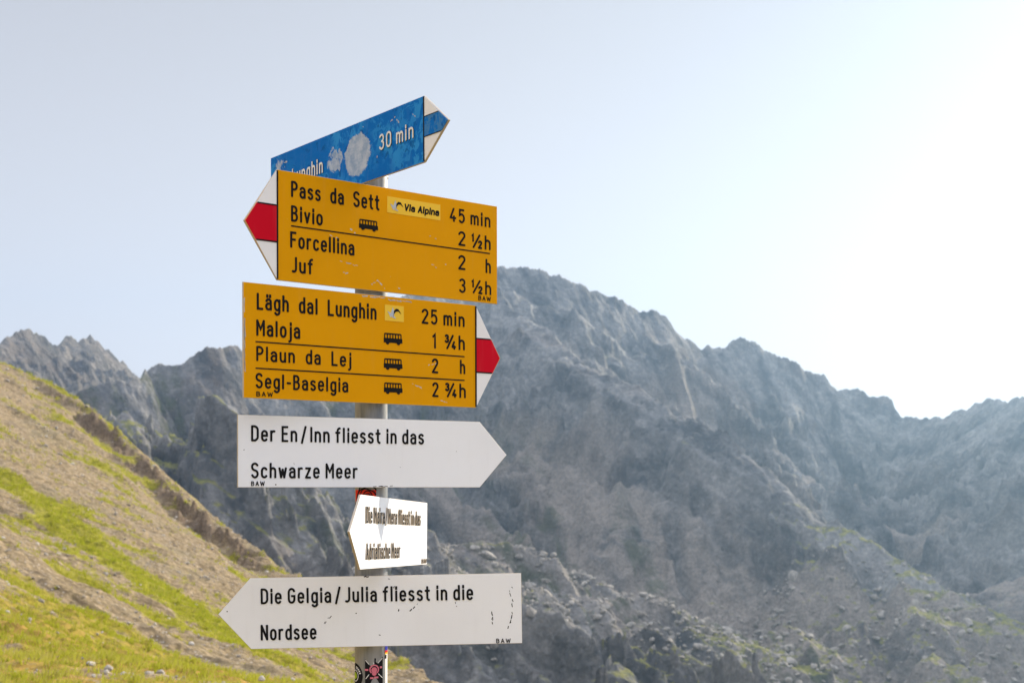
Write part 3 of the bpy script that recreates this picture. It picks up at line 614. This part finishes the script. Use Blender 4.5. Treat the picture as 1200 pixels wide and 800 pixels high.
def sign(key, name, label, front, edge, scuff=None):
    th, ro, x0, x1, z0, z1, L, side = POSE[key]
    ex = Vector((cos(th), sin(th), 0)); ez = Vector((0, 0, 1)); nrm = Vector((sin(th), -cos(th), 0))
    e1 = ex * cos(ro) + ez * sin(ro); e2 = -ex * sin(ro) + ez * cos(ro)
    root = bpy.data.objects.new(name, None); COL.objects.link(root); root.empty_display_size = 0.1
    O = Vector((PX, PY, EYE)) + nrm * 0.042
    root.matrix_world = Matrix(((e1.x, e2.x, nrm.x, O.x), (e1.y, e2.y, nrm.y, O.y), (e1.z, e2.z, nrm.z, O.z), (0, 0, 0, 1)))
    tag(root, label, 'sign', 'direction signs clamped to the pole')
    zm = (z0 + z1) / 2
    pts = [(x0, z0), (x1, z0), (x1 + L, zm), (x1, z1), (x0, z1)] if side > 0 else [(x0 - L, zm), (x0, z0), (x1, z0), (x1, z1), (x0, z1)]
    mb = MB(); mb.prism(pts, -TH, 0, 0, 1, 0.0005)
    rs_ = random.Random(key)
    for poly, wd in SCUFF.get(key, []):            # scuffs and scratches in the enamel
        for (ax, ay), (bx, by) in zip(poly[:-1], poly[1:]):
            for _ in range(max(1, int(math.hypot(bx - ax, by - ay) / 0.006))):
                t = rs_.random(); u = t + rs_.uniform(.08, .22); q = [(ax + (bx - ax) * k + rs_.gauss(0, .0006), ay + (by - ay) * k + rs_.gauss(0, .0006)) for k in (t, min(u, 1.05))]
                stroke(mb, q, wd * rs_.uniform(.5, 1.2), -0.0003, 0.00012, 2, 2, 0.00002)
    link('plate', mb.mesh('plate'), [front, edge, scuff or FOIL_BLACK], root)
    # clamp on the back: two straps round the pole and a bolt plate
    for zc in (z0 + (z1 - z0) * 0.28, z0 + (z1 - z0) * 0.72):
        cb = MB()
        ring = [(0.0345 * cos(t), 0.0345 * sin(t)) for t in np.linspace(0, 2 * pi, 25)]; b = len(cb.v); h = 0.009
        for (a, c) in ring:
            for rr, yy in ((1.0, zc - h), (1.0, zc + h), (0.90, zc + h), (0.90, zc - h)): cb.v.append((a * rr, yy, c * rr - 0.042))
        for i in range(24):
            for k in range(4): cb.f.append((b + i * 4 + k, b + i * 4 + (k + 1) % 4, b + (i + 1) * 4 + (k + 1) % 4, b + (i + 1) * 4 + k)); cb.m.append(0)
        cb.prism([(-0.02, zc - h), (0.02, zc - h), (0.02, zc + h), (-0.02, zc + h)], -0.0125, -TH + 0.0001)
        link('clamp', cb.mesh('clamp'), STEEL, root)
    return root
def write(root, txt, x0, y0, x1, cap, mats, **kw):
    nm = 'maker_mark' if txt == 'BAW' else ('time_lettering' if txt[0] in '0123456789%&h' else 'lettering')
    return link(nm, text_mb(txt, x0, y0, x1, cap, **kw).mesh(nm), mats, root)
def tip(root, key, bands, band_mat, white, line_mat, line=0.0026):
    """white arrow tip with its coloured middle band and thin dark borders"""
    th, ro, x0, x1, z0, z1, L, side = POSE[key]; zm = (z0 + z1) / 2; H = (z1 - z0) / 2; i_ = 0.0012
    xb = x1 if side > 0 else x0
    X = lambda t: xb + side * t
    def tri(ya, yb, t0, zz0, zz1, name, mat, par):     # the slice of the tip between heights ya and yb
        f = lambda y: (L - i_) * (1 - abs(y - zm) / H) - 0.0006
        ys = [ya] + ([zm] if ya < zm < yb else []) + [yb]
        pts = [(X(t0), ya)] + [(X(max(f(y), t0 + 0.0004)), y) for y in ys] + [(X(t0), yb)]
        if side < 0: pts = pts[::-1]
        mb = MB(); mb.prism(pts, zz0, zz1, 0, 0, 0.0001); return link(name, mb.mesh(name), mat, par)
    w_ = tri(z0 + 0.003, z1 - 0.003, 0.0014, -0.0006, 0.0005, 'arrow_tip', white, root)
    tri(bands[0], bands[1], 0.0016, -0.0004, 0.0009, 'colour_band', band_mat, w_)
    mb = MB(); s = 1
    def bar(a, b, c, d, dz): 
        q = [(X(a), b), (X(c), b), (X(c), d), (X(a), d)]; q = q if side > 0 else q[::-1]; mb.prism(q, -0.0004, 0.0012 + dz)
    bar(-0.0012, z0 + 0.002, 0.0016, z1 - 0.002, 0.0002)
    f = lambda y: (L - i_) * (1 - abs(y - zm) / H) - 0.002
    for y in bands: bar(0.0016, y - line / 2, f(y), y + line / 2, 0)
    link('border_line', mb.mesh('border_line'), line_mat, w_)
def divider(root, x0, y, x1):
    mb = MB(); mb.prism([(x0, y - .0011), (x1, y - .0011), (x1, y + .0011), (x0, y + .0011)], -0.0005, 0.0009, 0, 0, .0002); link('divider_line', mb.mesh('divider_line'), BLACK, root)
def bus(root, x0, y0, x1, h): link('bus_pictogram', bus_mb(x0, y0, x1, h).mesh('bus_pictogram'), BLACK, root)
def slab(name, pts, z0, z1, mat, par, ch=0.0):
    mb = MB(); mb.prism(pts, z0, z1, 0, 0, ch); return link(name, mb.mesh(name), mat, par)
def trail_logo(par, x, y, k):
    """pale leaf-like peaks with a black swoosh, k = height"""
    q = lambda L: [(x + a * k, y + b * k) for a, b in L]
    mb = MB(); mb.prism(q([(.10, .62), (.42, .10), (.62, .34), (.50, 1.0)][:3] + [(.36, .50)]), 0.0004, 0.0011); mb.prism(q([(.40, .38), (.66, .16), (.82, .50), (.62, .95)]), 0.0004, 0.0012)
    mb.prism(q([(.55, .12), (.95, .06), (.80, .22), (.62, .30)]), 0.0004, 0.00115)
    link('logo_peak', mb.mesh('logo_peak'), FOIL_GREY, par)
    sw = [(.70, .12), (.80, .42), (1.0, .62), (1.30, .66), (1.62, .46), (1.30, .84), (1.02, .86), (.78, .66)]
    slab('logo_swoosh', q([(a * .86 + .06, b) for a, b in sw]), 0.0004, 0.0013, FOIL_BLACK, par)

KK = [BLACK, BLACK]
# --- faded blue sign at the top
s_bl = sign('bl', 'direction_sign', 'weathered blue sign with 30 min and pale sticker glue, at the pole top', BLUE, EDGE, CHIP)
write(s_bl, '30 min', 0.1016, 0.6030, 0.2113, 0.0285, [LETTER_WHITE, BLACK], z1=0.0016)
write(s_bl, 'Lunghin', -0.2156, 0.6006, -0.0968, 0.0300, [LETTER_WHITE, BLACK], z1=0.0016)
tip(s_bl, 'bl', (0.5985, 0.6330), BLUE_BAND, WHITE_TIP, FOIL_BLACK, 0.0014)
# --- upper yellow sign pointing left
s_y1 = sign('y1', 'direction_sign', 'upper yellow hiking sign reading Pass da Sett, red and white tip pointing left', YELLOW, EDGE, CHIP)
for t in [('Pass da Sett',-0.1980,0.5098,-0.0103,0.0286),('Bivio',-0.1981,0.4676,-0.1332,0.0284),('Forcellina',-0.1999,0.4219,-0.0657,0.0286),('Juf',-0.1983,0.3793,-0.1536,0.0280),
          ('45 min',0.1528,0.5102,0.2529,0.0270),('2',0.1734,0.4672,0.1912,0.0278),('%h',0.2060,0.4662,0.2535,0.0279),('2',0.1733,0.4215,0.1911,0.0280),('h',0.2411,0.4210,0.2540,0.0281),('3',0.1751,0.3776,0.1910,0.0275),('%h',0.2058,0.3790,0.2548,0.0270),
          ('BAW',0.2227,0.3672,0.2539,0.0090)]:
    write(s_y1, t[0], *t[1:], KK, sw=(0.16 if t[0] == 'BAW' else 0.135), **({'space': 0.60} if t[0][0] == 'P' else {}))
divider(s_y1, -0.1981, 0.4600, 0.2517); bus(s_y1, -0.0554, 0.4705, -0.0140, 0.0195)
stk = slab('sticker', [(0.0068, 0.5090), (0.1299, 0.5090), (0.1299, 0.5388), (0.0068, 0.5388)], -0.0003, 0.0007, STK_YELLOW, s_y1, 0.0001)
trail_logo(stk, 0.011, 0.5125, 0.022)
link('sticker_lettering', text_mb('Via Alpina', 0.0445, 0.5165, 0.1265, 0.0140, z1=0.0011, sw=0.22, slant=0.14, gap=0.24, z0=0.0005, ch=0.00005).mesh('sticker_lettering'), [FOIL_BLACK] * 2, stk)
tip(s_y1, 'y1', (0.4288, 0.4918), RED, WHITE_TIP, FOIL_BLACK)
# --- lower yellow sign pointing right
s_y2 = sign('y2', 'direction_sign', 'lower yellow hiking sign reading Maloja with four destinations, tip pointing right', YELLOW, EDGE, CHIP)
for t in [('Lägh dal Lunghin',-0.2623,0.3104,-0.0162,0.0292),('Maloja',-0.2633,0.2655,-0.1766,0.0284),('Plaun da Lej',-0.2634,0.2224,-0.0707,0.0262),('Segl-Baselgia',-0.2650,0.1762,-0.0774,0.0264),
          ('25 min',0.0855,0.3115,0.1863,0.0282),('1',0.1099,0.2665,0.1189,0.0290),('&h',0.1389,0.2672,0.1868,0.0284),('2',0.1088,0.2204,0.1235,0.0280),('h',0.1753,0.2218,0.1877,0.0278),('2',0.1096,0.1760,0.1240,0.0277),('&h',0.1396,0.1763,0.1888,0.0279),
          ('BAW',-0.2636,0.1625,-0.2317,0.0084)]:
    write(s_y2, t[0], *t[1:], KK, sw=(0.16 if t[0] == 'BAW' else 0.135), **({'space': 0.60} if t[0][:2] in ('Lä', 'Pl') else {}))
divider(s_y2, -0.2648, 0.2556, 0.1861); divider(s_y2, -0.2649, 0.2104, 0.1860)
for y in (0.2686, 0.2222, 0.1780): bus(s_y2, 0.0000, y - 0.0006, 0.0411, 0.0208)
stk = slab('sticker', [(0.0022, 0.3110), (0.0445, 0.3110), (0.0445, 0.3402), (0.0022, 0.3402)], -0.0003, 0.0007, STK_YELLOW, s_y2, 0.0001); trail_logo(stk, 0.0055, 0.3150, 0.0225)
tip(s_y2, 'y2', (0.2274, 0.2922), RED, WHITE_TIP, FOIL_BLACK)
# --- white river signs
WK = [BLACK, BLACK]
s_en = sign('en', 'direction_sign', 'white sign reading Der En/Inn fliesst in das Schwarze Meer, pointing right', WHITE, EDGE)
write(s_en, 'Der En/Inn fliesst in das', -0.2544, 0.0859, 0.0880, 0.0281, WK); write(s_en, 'Schwarze Meer', -0.2545, 0.0222, -0.0494, 0.0275, WK); write(s_en, 'BAW', -0.2545, 0.0090, -0.2294, 0.0083, WK, sw=0.16)
s_sm = sign('sm', 'direction_sign', 'sunlit white sign seen almost edge on, between the other two white signs', WHITE, EDGE)
SK = [BLACK, RELIEF]
write(s_sm, 'Die Maira/Mera fliesst in das', -0.2053, -0.0618, 0.2296, 0.0290, SK, z1=0.0022, z0=-0.0004); write(s_sm, 'Adriatische Meer', -0.2031, -0.1242, 0.0527, 0.0290, SK, z1=0.0022); write(s_sm, 'BAW', 0.2451, -0.1375, 0.2901, 0.0094, SK, z1=0.002, sw=0.16)
s_no = sign('no', 'direction_sign', 'lowest white sign reading Die Gelgia/Julia fliesst in die Nordsee, pointing left', WHITE, EDGE)
write(s_no, 'Die Gelgia/Julia fliesst in die', -0.2008, -0.2018, 0.1842, 0.0286, WK); write(s_no, 'Nordsee', -0.2018, -0.2676, -0.1014, 0.0290, WK); write(s_no, 'BAW', 0.2249, -0.2815, 0.2514, 0.0083, WK, sw=0.16)

# --- the pole and what is stuck to it
pole = bpy.data.objects.new('signpost_pole', None); COL.objects.link(pole); pole.location = (PX, PY, EYE + float(tps(np.array([PX]), np.array([PY]))[0]) - 0.01)
tag(pole, 'round grey galvanised steel pole carrying all the direction signs, with stickers on it', 'signpost')
pz = pole.location.z; PR = 0.030; TOP = EYE + 0.655 - pz
def tube(mb, prof, n=48):
    b = len(mb.v)
    for r, z in prof:
        for i in range(n): a = 2 * pi * i / n; mb.v.append((r * cos(a), r * sin(a), z))
    for j in range(len(prof) - 1):
        for i in range(n): k = (i + 1) % n; mb.f.append((b + j * n + i, b + j * n + k, b + (j + 1) * n + k, b + (j + 1) * n + i)); mb.m.append(0)
mb = MB(); tube(mb, [(PR, 0), (PR, TOP)]); link('tube', mb.mesh('tube'), STEEL, pole, smooth=True)
mb = MB(); tube(mb, [(PR + .0015, TOP - .02), (PR + .0015, TOP), (PR - .004, TOP + .004), (0.0001, TOP + .005)]); link('cap', mb.mesh('cap'), FOIL_BLACK, pole)
mb = MB(); tube(mb, [(0.10, -0.12), (0.10, 0.03), (0.085, 0.045), (PR + .0005, 0.05)]); link('concrete_foot', mb.mesh('concrete_foot'), RELIEF, pole)
def wrap(name, u0, u1, z0, z1, lift, mat, par=None, outline=None, n=14):
    """a thin film lying round the pole; u = metres round from the side facing the camera, z = height over the eye level"""
    mb = MB(); r = PR + lift
    P = lambda u, z: (r * sin(u / PR), -r * cos(u / PR), EYE + z - pz)
    if outline is None:
        for i in range(n + 1):
            u = u0 + (u1 - u0) * i / n; mb.v += [P(u, z0), P(u, z1)]
        for i in range(n): mb.f.append((2 * i, 2 * i + 2, 2 * i + 3, 2 * i + 1)); mb.m.append(0)
    else:
        c = np.mean(np.array(outline), 0); m = len(outline); mb.v.append(P(*c)); K = 4
        for k in range(1, K + 1):
            for (u, z) in outline: mb.v.append(P(c[0] + (u - c[0]) * k / K, c[1] + (z - c[1]) * k / K))
        for i in range(m):
            j = (i + 1) % m; mb.f.append((0, 1 + i, 1 + j)); mb.m.append(0)
            for k in range(K - 1): mb.f.append((1 + k * m + i, 1 + (k + 1) * m + i, 1 + (k + 1) * m + j, 1 + k * m + j)); mb.m.append(0)
    return link(name, mb.mesh(name), mat, par or pole)
def arcband(name, cu, cz, r0, r1, a0, a1, lift, mat, par, n=26, wob=0.0):
    mb = MB(); r = PR + lift; rnd = random.Random(int(r1 * 1e5))
    for i in range(n + 1):
        a = R(a0 + (a1 - a0) * i / n); k = 1 + wob * sin(3 * a + r1 * 900)
        for q in (r0, r1): u, z = cu + q * k * cos(a), cz + q * k * sin(a); mb.v.append((r * sin(u / PR), -r * cos(u / PR), EYE + z - pz))
    for i in range(n): mb.f.append((2 * i, 2 * i + 1, 2 * i + 3, 2 * i + 2)); mb.m.append(0)
    return link(name, mb.mesh(name), mat, par)
# red sticker with black whorls under the long white sign
rs = wrap('red_sticker', -0.034, 0.012, -0.066, 0.002, 0.0003, FOIL_RED)
for k, r_ in enumerate((0.004, 0.0085, 0.013, 0.0175, 0.022)): arcband('whorl', -0.004, -0.010, r_, r_ + 0.0022, -40 + 25 * k, 290 - 10 * k, 0.0006 + 0.00005 * k, FOIL_BLACK, rs, wob=0.10)
arcband('whorl', -0.026, -0.028, 0.002, 0.011, 0, 360, 0.0009, FOIL_BLACK, rs, wob=0.15)
# black square sticker with pink badge and white rays
bs = wrap('black_sticker', 0, 0, 0, 0, 0.0003, FOIL_BLACK, outline=[(-0.008, -0.370), (0.026, -0.364), (0.026, -0.338), (0.026, -0.3035), (0.010, -0.3055), (-0.0085, -0.308), (-0.0085, -0.340)])
arcband('pink_badge', 0.0085, -0.326, 0.0066, 0.0090, -50, 230, 0.0006, FOIL_PINK, bs); arcband('pink_badge', 0.0085, -0.327, 0.0, 0.0052, 0, 360, 0.0006, FOIL_PINK, bs)
arcband('pink_badge', 0.0085, -0.333, 0.0, 0.0042, 0, 360, 0.00075, FOIL_PINK, bs)
for (u, z, w_) in ((-0.0055, -0.3265, 0.0032), (0.0215, -0.3225, 0.0025), (0.004, -0.3415, 0.003), (0.012, -0.3405, 0.004)): wrap('pink_mark', u - w_, u + w_, z - 0.0017, z + 0.0017, 0.00065, FOIL_PINK, bs, n=4)
def ray(u0, z0, u1, z1, h=0.0006):
    d = math.hypot(u1 - u0, z1 - z0); a, b = -(z1 - z0) / d * h, (u1 - u0) / d * h
    wrap('white_ray', 0, 0, 0, 0, 0.0006, FOIL_WHITE, bs, outline=[(u0 - a, z0 - b), (u1 - a, z1 - b), (u1 + a, z1 + b), (u0 + a, z0 + b)])
ray(-0.0075, -0.309, -0.001, -0.3165); ray(0.0245, -0.306, 0.0155, -0.3145); ray(0.016, -0.334, 0.025, -0.342); ray(-0.001, -0.335, -0.007, -0.343); ray(0.0073, -0.313, 0.0078, -0.3165)
# round black sticker on the left side, partly out of view
cs = wrap('round_sticker', 0, 0, 0, 0, 0.0003, FOIL_BLACK, outline=[(-0.034 + 0.021 * cos(t), -0.339 + 0.023 * sin(t)) for t in np.linspace(0, 2 * pi, 28, endpoint=False)])
arcband('white_ring', -0.034, -0.339, 0.0095, 0.0108, 0, 360, 0.0006, FOIL_WHITE, cs); arcband('lime_disc', -0.034, -0.339, 0.0, 0.0062, 0, 360, 0.0006, FOIL_GREEN, cs)
for k, a in enumerate((72, 58, 44, 30, 16)): arcband('white_mark', -0.034, -0.339, 0.0135, 0.0180, a, a + 7, 0.0006, FOIL_WHITE, cs, n=3)
# striped strip on the right edge
st = wrap('striped_sticker', 0.032, 0.044, -0.375, -0.284, 0.0003, FOIL_WHITE)
wrap('colour_stripe', 0.032, 0.044, -0.293, -0.284, 0.0006, FOIL_BLUE, st, n=6); wrap('colour_stripe', 0.032, 0.044, -0.297, -0.293, 0.0006, FOIL_RED, st, n=6); wrap('colour_stripe', 0.032, 0.044, -0.300, -0.297, 0.0006, STK_YELLOW, st, n=6); wrap('colour_stripe', 0.032, 0.038, -0.308, -0.301, 0.0006, FOIL_BLACK, st, n=6)

# ================================================================== LOOSE ROCK AND GRASS
def rock_verts(seed, sub=2):
    import bmesh
    bm = bmesh.new(); bmesh.ops.create_icosphere(bm, subdivisions=sub, radius=1.0); bm.verts.ensure_lookup_table()
    V = np.array([v.co[:] for v in bm.verts]); Fc = [tuple(v.index for v in f.verts) for f in bm.faces]; bm.free()
    rg = np.random.default_rng(seed)
    for _ in range(15):                                  # broken off along random planes
        nrm = rg.normal(size=3); nrm /= np.linalg.norm(nrm); dd = rg.uniform(0.34, 0.72); k = V @ nrm - dd; V = V - np.outer(np.maximum(k, 0), nrm) * 0.95
    V = V * rg.uniform(0.9, 1.7, 3) + rg.normal(size=V.shape) * 0.008; return V, Fc
RK = [rock_verts(900 + i) for i in range(8)]; RK1 = [rock_verts(950 + i, 2) for i in range(8)]
def boulder_material(name, a, b):
    m = NT(name); g = m.n('ShaderNodeNewGeometry'); pos = g.outputs['Position']; n_ = m.noise(pos, 0.5, 5, 0.7); f = m.noise(pos, 4.0, 5, 0.7)
    c = m.mix(m.ramp(n_, 0.32, 0.68), a, b); c = m.mix(m.ramp(f, 0.5, 0.72, 0, 0.5), c, (0.42, 0.40, 0.37)); m.base(c); m.set(Roughness=0.92, Specular_IOR_Level=0.12); m.l(m.bump(f, 0.15, 0.6), m.b.inputs['Normal']); return m.mat
BM_ = boulder_material('weathered_boulder_rock', (0.16, 0.145, 0.125), (0.37, 0.34, 0.295)); SM_ = boulder_material('pale_slope_stone', (0.24, 0.21, 0.17), (0.46, 0.42, 0.36))
def rot(rg): 
    q = rg.normal(size=4); q /= np.linalg.norm(q); return Matrix(((1,0,0),(0,1,0),(0,0,1))) if False else __import__('mathutils').Quaternion(q)
def scatter(name, P, S, rg, mat, kinds, sink=0.25):
    """many loose stones as one mesh"""
    VV = []; FF = []; b = 0
    for p, s_ in zip(P, S):
        V, Fc = kinds[int(rg.integers(len(kinds)))]; Mx = np.array(rot(rg).to_matrix()); W_ = (V @ Mx.T) * s_ * np.array((1, 1, .8)) + p + np.array((0, 0, s_ * (0.5 - sink)))
        VV.append(W_); FF.append(np.array(Fc) + b); b += len(V)
    VV = np.concatenate(VV); FF = np.concatenate(FF); me = bpy.data.meshes.new(name); me.vertices.add(len(VV)); me.vertices.foreach_set('co', VV.astype(np.float32).ravel())
    me.loops.add(FF.size); me.loops.foreach_set('vertex_index', FF.astype(np.int32).ravel()); me.polygons.add(len(FF)); me.polygons.foreach_set('loop_start', np.arange(0, FF.size, 3, dtype=np.int32)); me.polygons.foreach_set('loop_total', np.full(len(FF), 3, np.int32)); me.update(calc_edges=True)
    return link(name, me, mat)
rg = np.random.default_rng(5)
# blocks on the scree below the mountain
N = 15000
bx = rg.uniform(-40, 180, N); by = rg.uniform(360, 580, N)
bh, bsc, _t, _v = massif(bx[None].astype(float), by[None].astype(float)); bh = bh[0]; v_ = bh / by; u_ = bx / by
py_ = CY - F * v_; px_ = CX + F * u_
dens = np.clip(fbm(bx / 25, by / 25, 3, 300) + 0.75, 0, 1) * np.where(px_ < 930, 1, 0.35) * np.where(py_ > 640, 1, 0.18)
ok = rg.uniform(0, 1, N) < dens; bx, by, bh = bx[ok], by[ok], bh[ok]
bs = np.clip(0.58 * np.exp(rg.normal(0, 0.62, len(bx))), 0.4, 2.6)
o_ = np.argsort(-bs / by); PB = np.stack([bx, by, bh + EYE], -1)[o_]; bs = bs[o_]
meshes = []
for V, Fc in RK:
    me = bpy.data.meshes.new('boulder'); me.from_pydata(V.tolist(), [], Fc); me.materials.append(BM_); meshes.append(me)
first = None
for p, s_ in zip(PB[:240], bs[:240]):
    me = meshes[int(rg.integers(8))]
    if first is None: first = bpy.data.objects.new('boulder', me); o = first
    else: o = first.copy(); o.data = me
    COL.objects.link(o); o.location = (p[0], p[1], p[2] + s_ * 0.25); o.rotation_mode = 'QUATERNION'; o.rotation_quaternion = rot(rg); o.scale = (s_, s_, s_ * 0.8)
    tag(o, 'one of many grey-brown boulders lying on the scree below the mountain', 'boulder', 'boulders lying on the scree')
tag(scatter('scree', PB[240:], bs[240:], rg, BM_, RK1), 'loose broken rock covering the foot of the mountain', 'scree', kind='stuff')
# stones and turf on the near slope
vis = (np.abs(np.degrees(np.arctan2(HX, HY)) + 12) < 13) & (HY > 9) & hin & (np.hypot(HX, HY) < 140)
idx = np.argwhere(vis); rad = np.hypot(HX, HY)[vis]; gv = green[vis]; PT = np.stack([HX[vis], HY[vis], hz[vis] + EYE], -1)
wgt = np.clip(1.05 - gv, 0.06, 1) * rad ** 0.8 * np.clip(fbm(PT[:, 0] / 4, PT[:, 1] / 4, 3, 310) + 0.55, 0.05, 1); pick = rg.choice(len(PT), 6500, p=wgt / wgt.sum(), replace=False)
ps = PT[pick] + rg.normal(0, 0.08, (len(pick), 3)) * np.array((1, 1, 0)); ss = np.clip(0.019 * np.exp(rg.normal(0, 0.65, len(pick))), 0.010, 0.085) * (0.6 + rad[pick] / 90)
tag(scatter('gravel', ps, ss, rg, SM_, RK1, 0.35), 'pale stones and gravel strewn over the alpine slope', 'gravel', kind='stuff')
wgt = np.clip(gv - 0.22, 0.012, 1) ** 1.3 * rad ** 0.9; pick = rg.choice(len(PT), 30000, p=wgt / wgt.sum(), replace=True)
base = PT[pick] + rg.normal(0, 0.10, (len(pick), 3)) * np.array((1, 1, 0)) * (0.4 + rad[pick] / 60)[:, None]; base[:, 2] = hill(base[None, :, 0], base[None, :, 1])[0][0] + EYE
NB = 6; sc_ = (0.05 + 0.07 * rg.random(len(pick)) ** 2) * (0.7 + rad[pick] / 75)
B_ = np.repeat(base, NB, 0); S_ = np.repeat(sc_, NB); ang = rg.uniform(0, 2 * pi, len(B_)); off = rg.normal(0, 0.35, (len(B_), 2)) * S_[:, None]
root_ = B_ + np.c_[off, np.full(len(B_), -0.01)]; wv = np.c_[np.cos(ang), np.sin(ang), 0 * ang] * (S_ * 0.13)[:, None]; lean = np.c_[rg.normal(0.12, 0.35, (len(B_), 2)), np.ones(len(B_))] * S_[:, None]
GV = np.stack([root_ - wv, root_ + wv, root_ + lean], 1).reshape(-1, 3); GF = np.arange(len(GV), dtype=np.int32)
me = bpy.data.meshes.new('grass'); me.vertices.add(len(GV)); me.vertices.foreach_set('co', GV.astype(np.float32).ravel()); me.loops.add(len(GF)); me.loops.foreach_set('vertex_index', GF)
me.polygons.add(len(GF) // 3); me.polygons.foreach_set('loop_start', np.arange(0, len(GF), 3, dtype=np.int32)); me.polygons.foreach_set('loop_total', np.full(len(GF) // 3, 3, np.int32)); me.update(calc_edges=True)
tn = np.repeat(np.clip(rg.normal(0.5, 0.22, len(pick)) + 0.5 * (1 - gv[pick]) + 0.6 * sst(34, 14, rad[pick]) * rg.random(len(pick)), 0, 1), NB * 3); me.attributes.new('tone', 'FLOAT', 'POINT').data.foreach_set('value', tn.astype(np.float32))
m = NT('alpine_grass_blades'); tv = m.n('ShaderNodeAttribute', attribute_name='tone').outputs['Fac']
m.base(m.mix(m.ramp(tv, 0.25, 0.6), (0.20, 0.215, 0.014), m.mix(m.ramp(tv, 0.55, 1.0), (0.36, 0.33, 0.035), (0.42, 0.33, 0.11)))); m.set(Roughness=0.8, Specular_IOR_Level=0.1)
tr = m.n('ShaderNodeBsdfTranslucent'); tr.inputs[0].default_value = (0.36, 0.40, 0.03, 1); mxs = m.n('ShaderNodeMixShader'); mxs.inputs[0].default_value = 0.4
m.l(m.b.outputs[0], mxs.inputs[1]); m.l(tr.outputs[0], mxs.inputs[2]); m.l(mxs.outputs[0], m.out.inputs[0])
tag(link('grass', me, m.mat), 'short tufted alpine grass growing in patches down the slope', 'grass', kind='stuff')
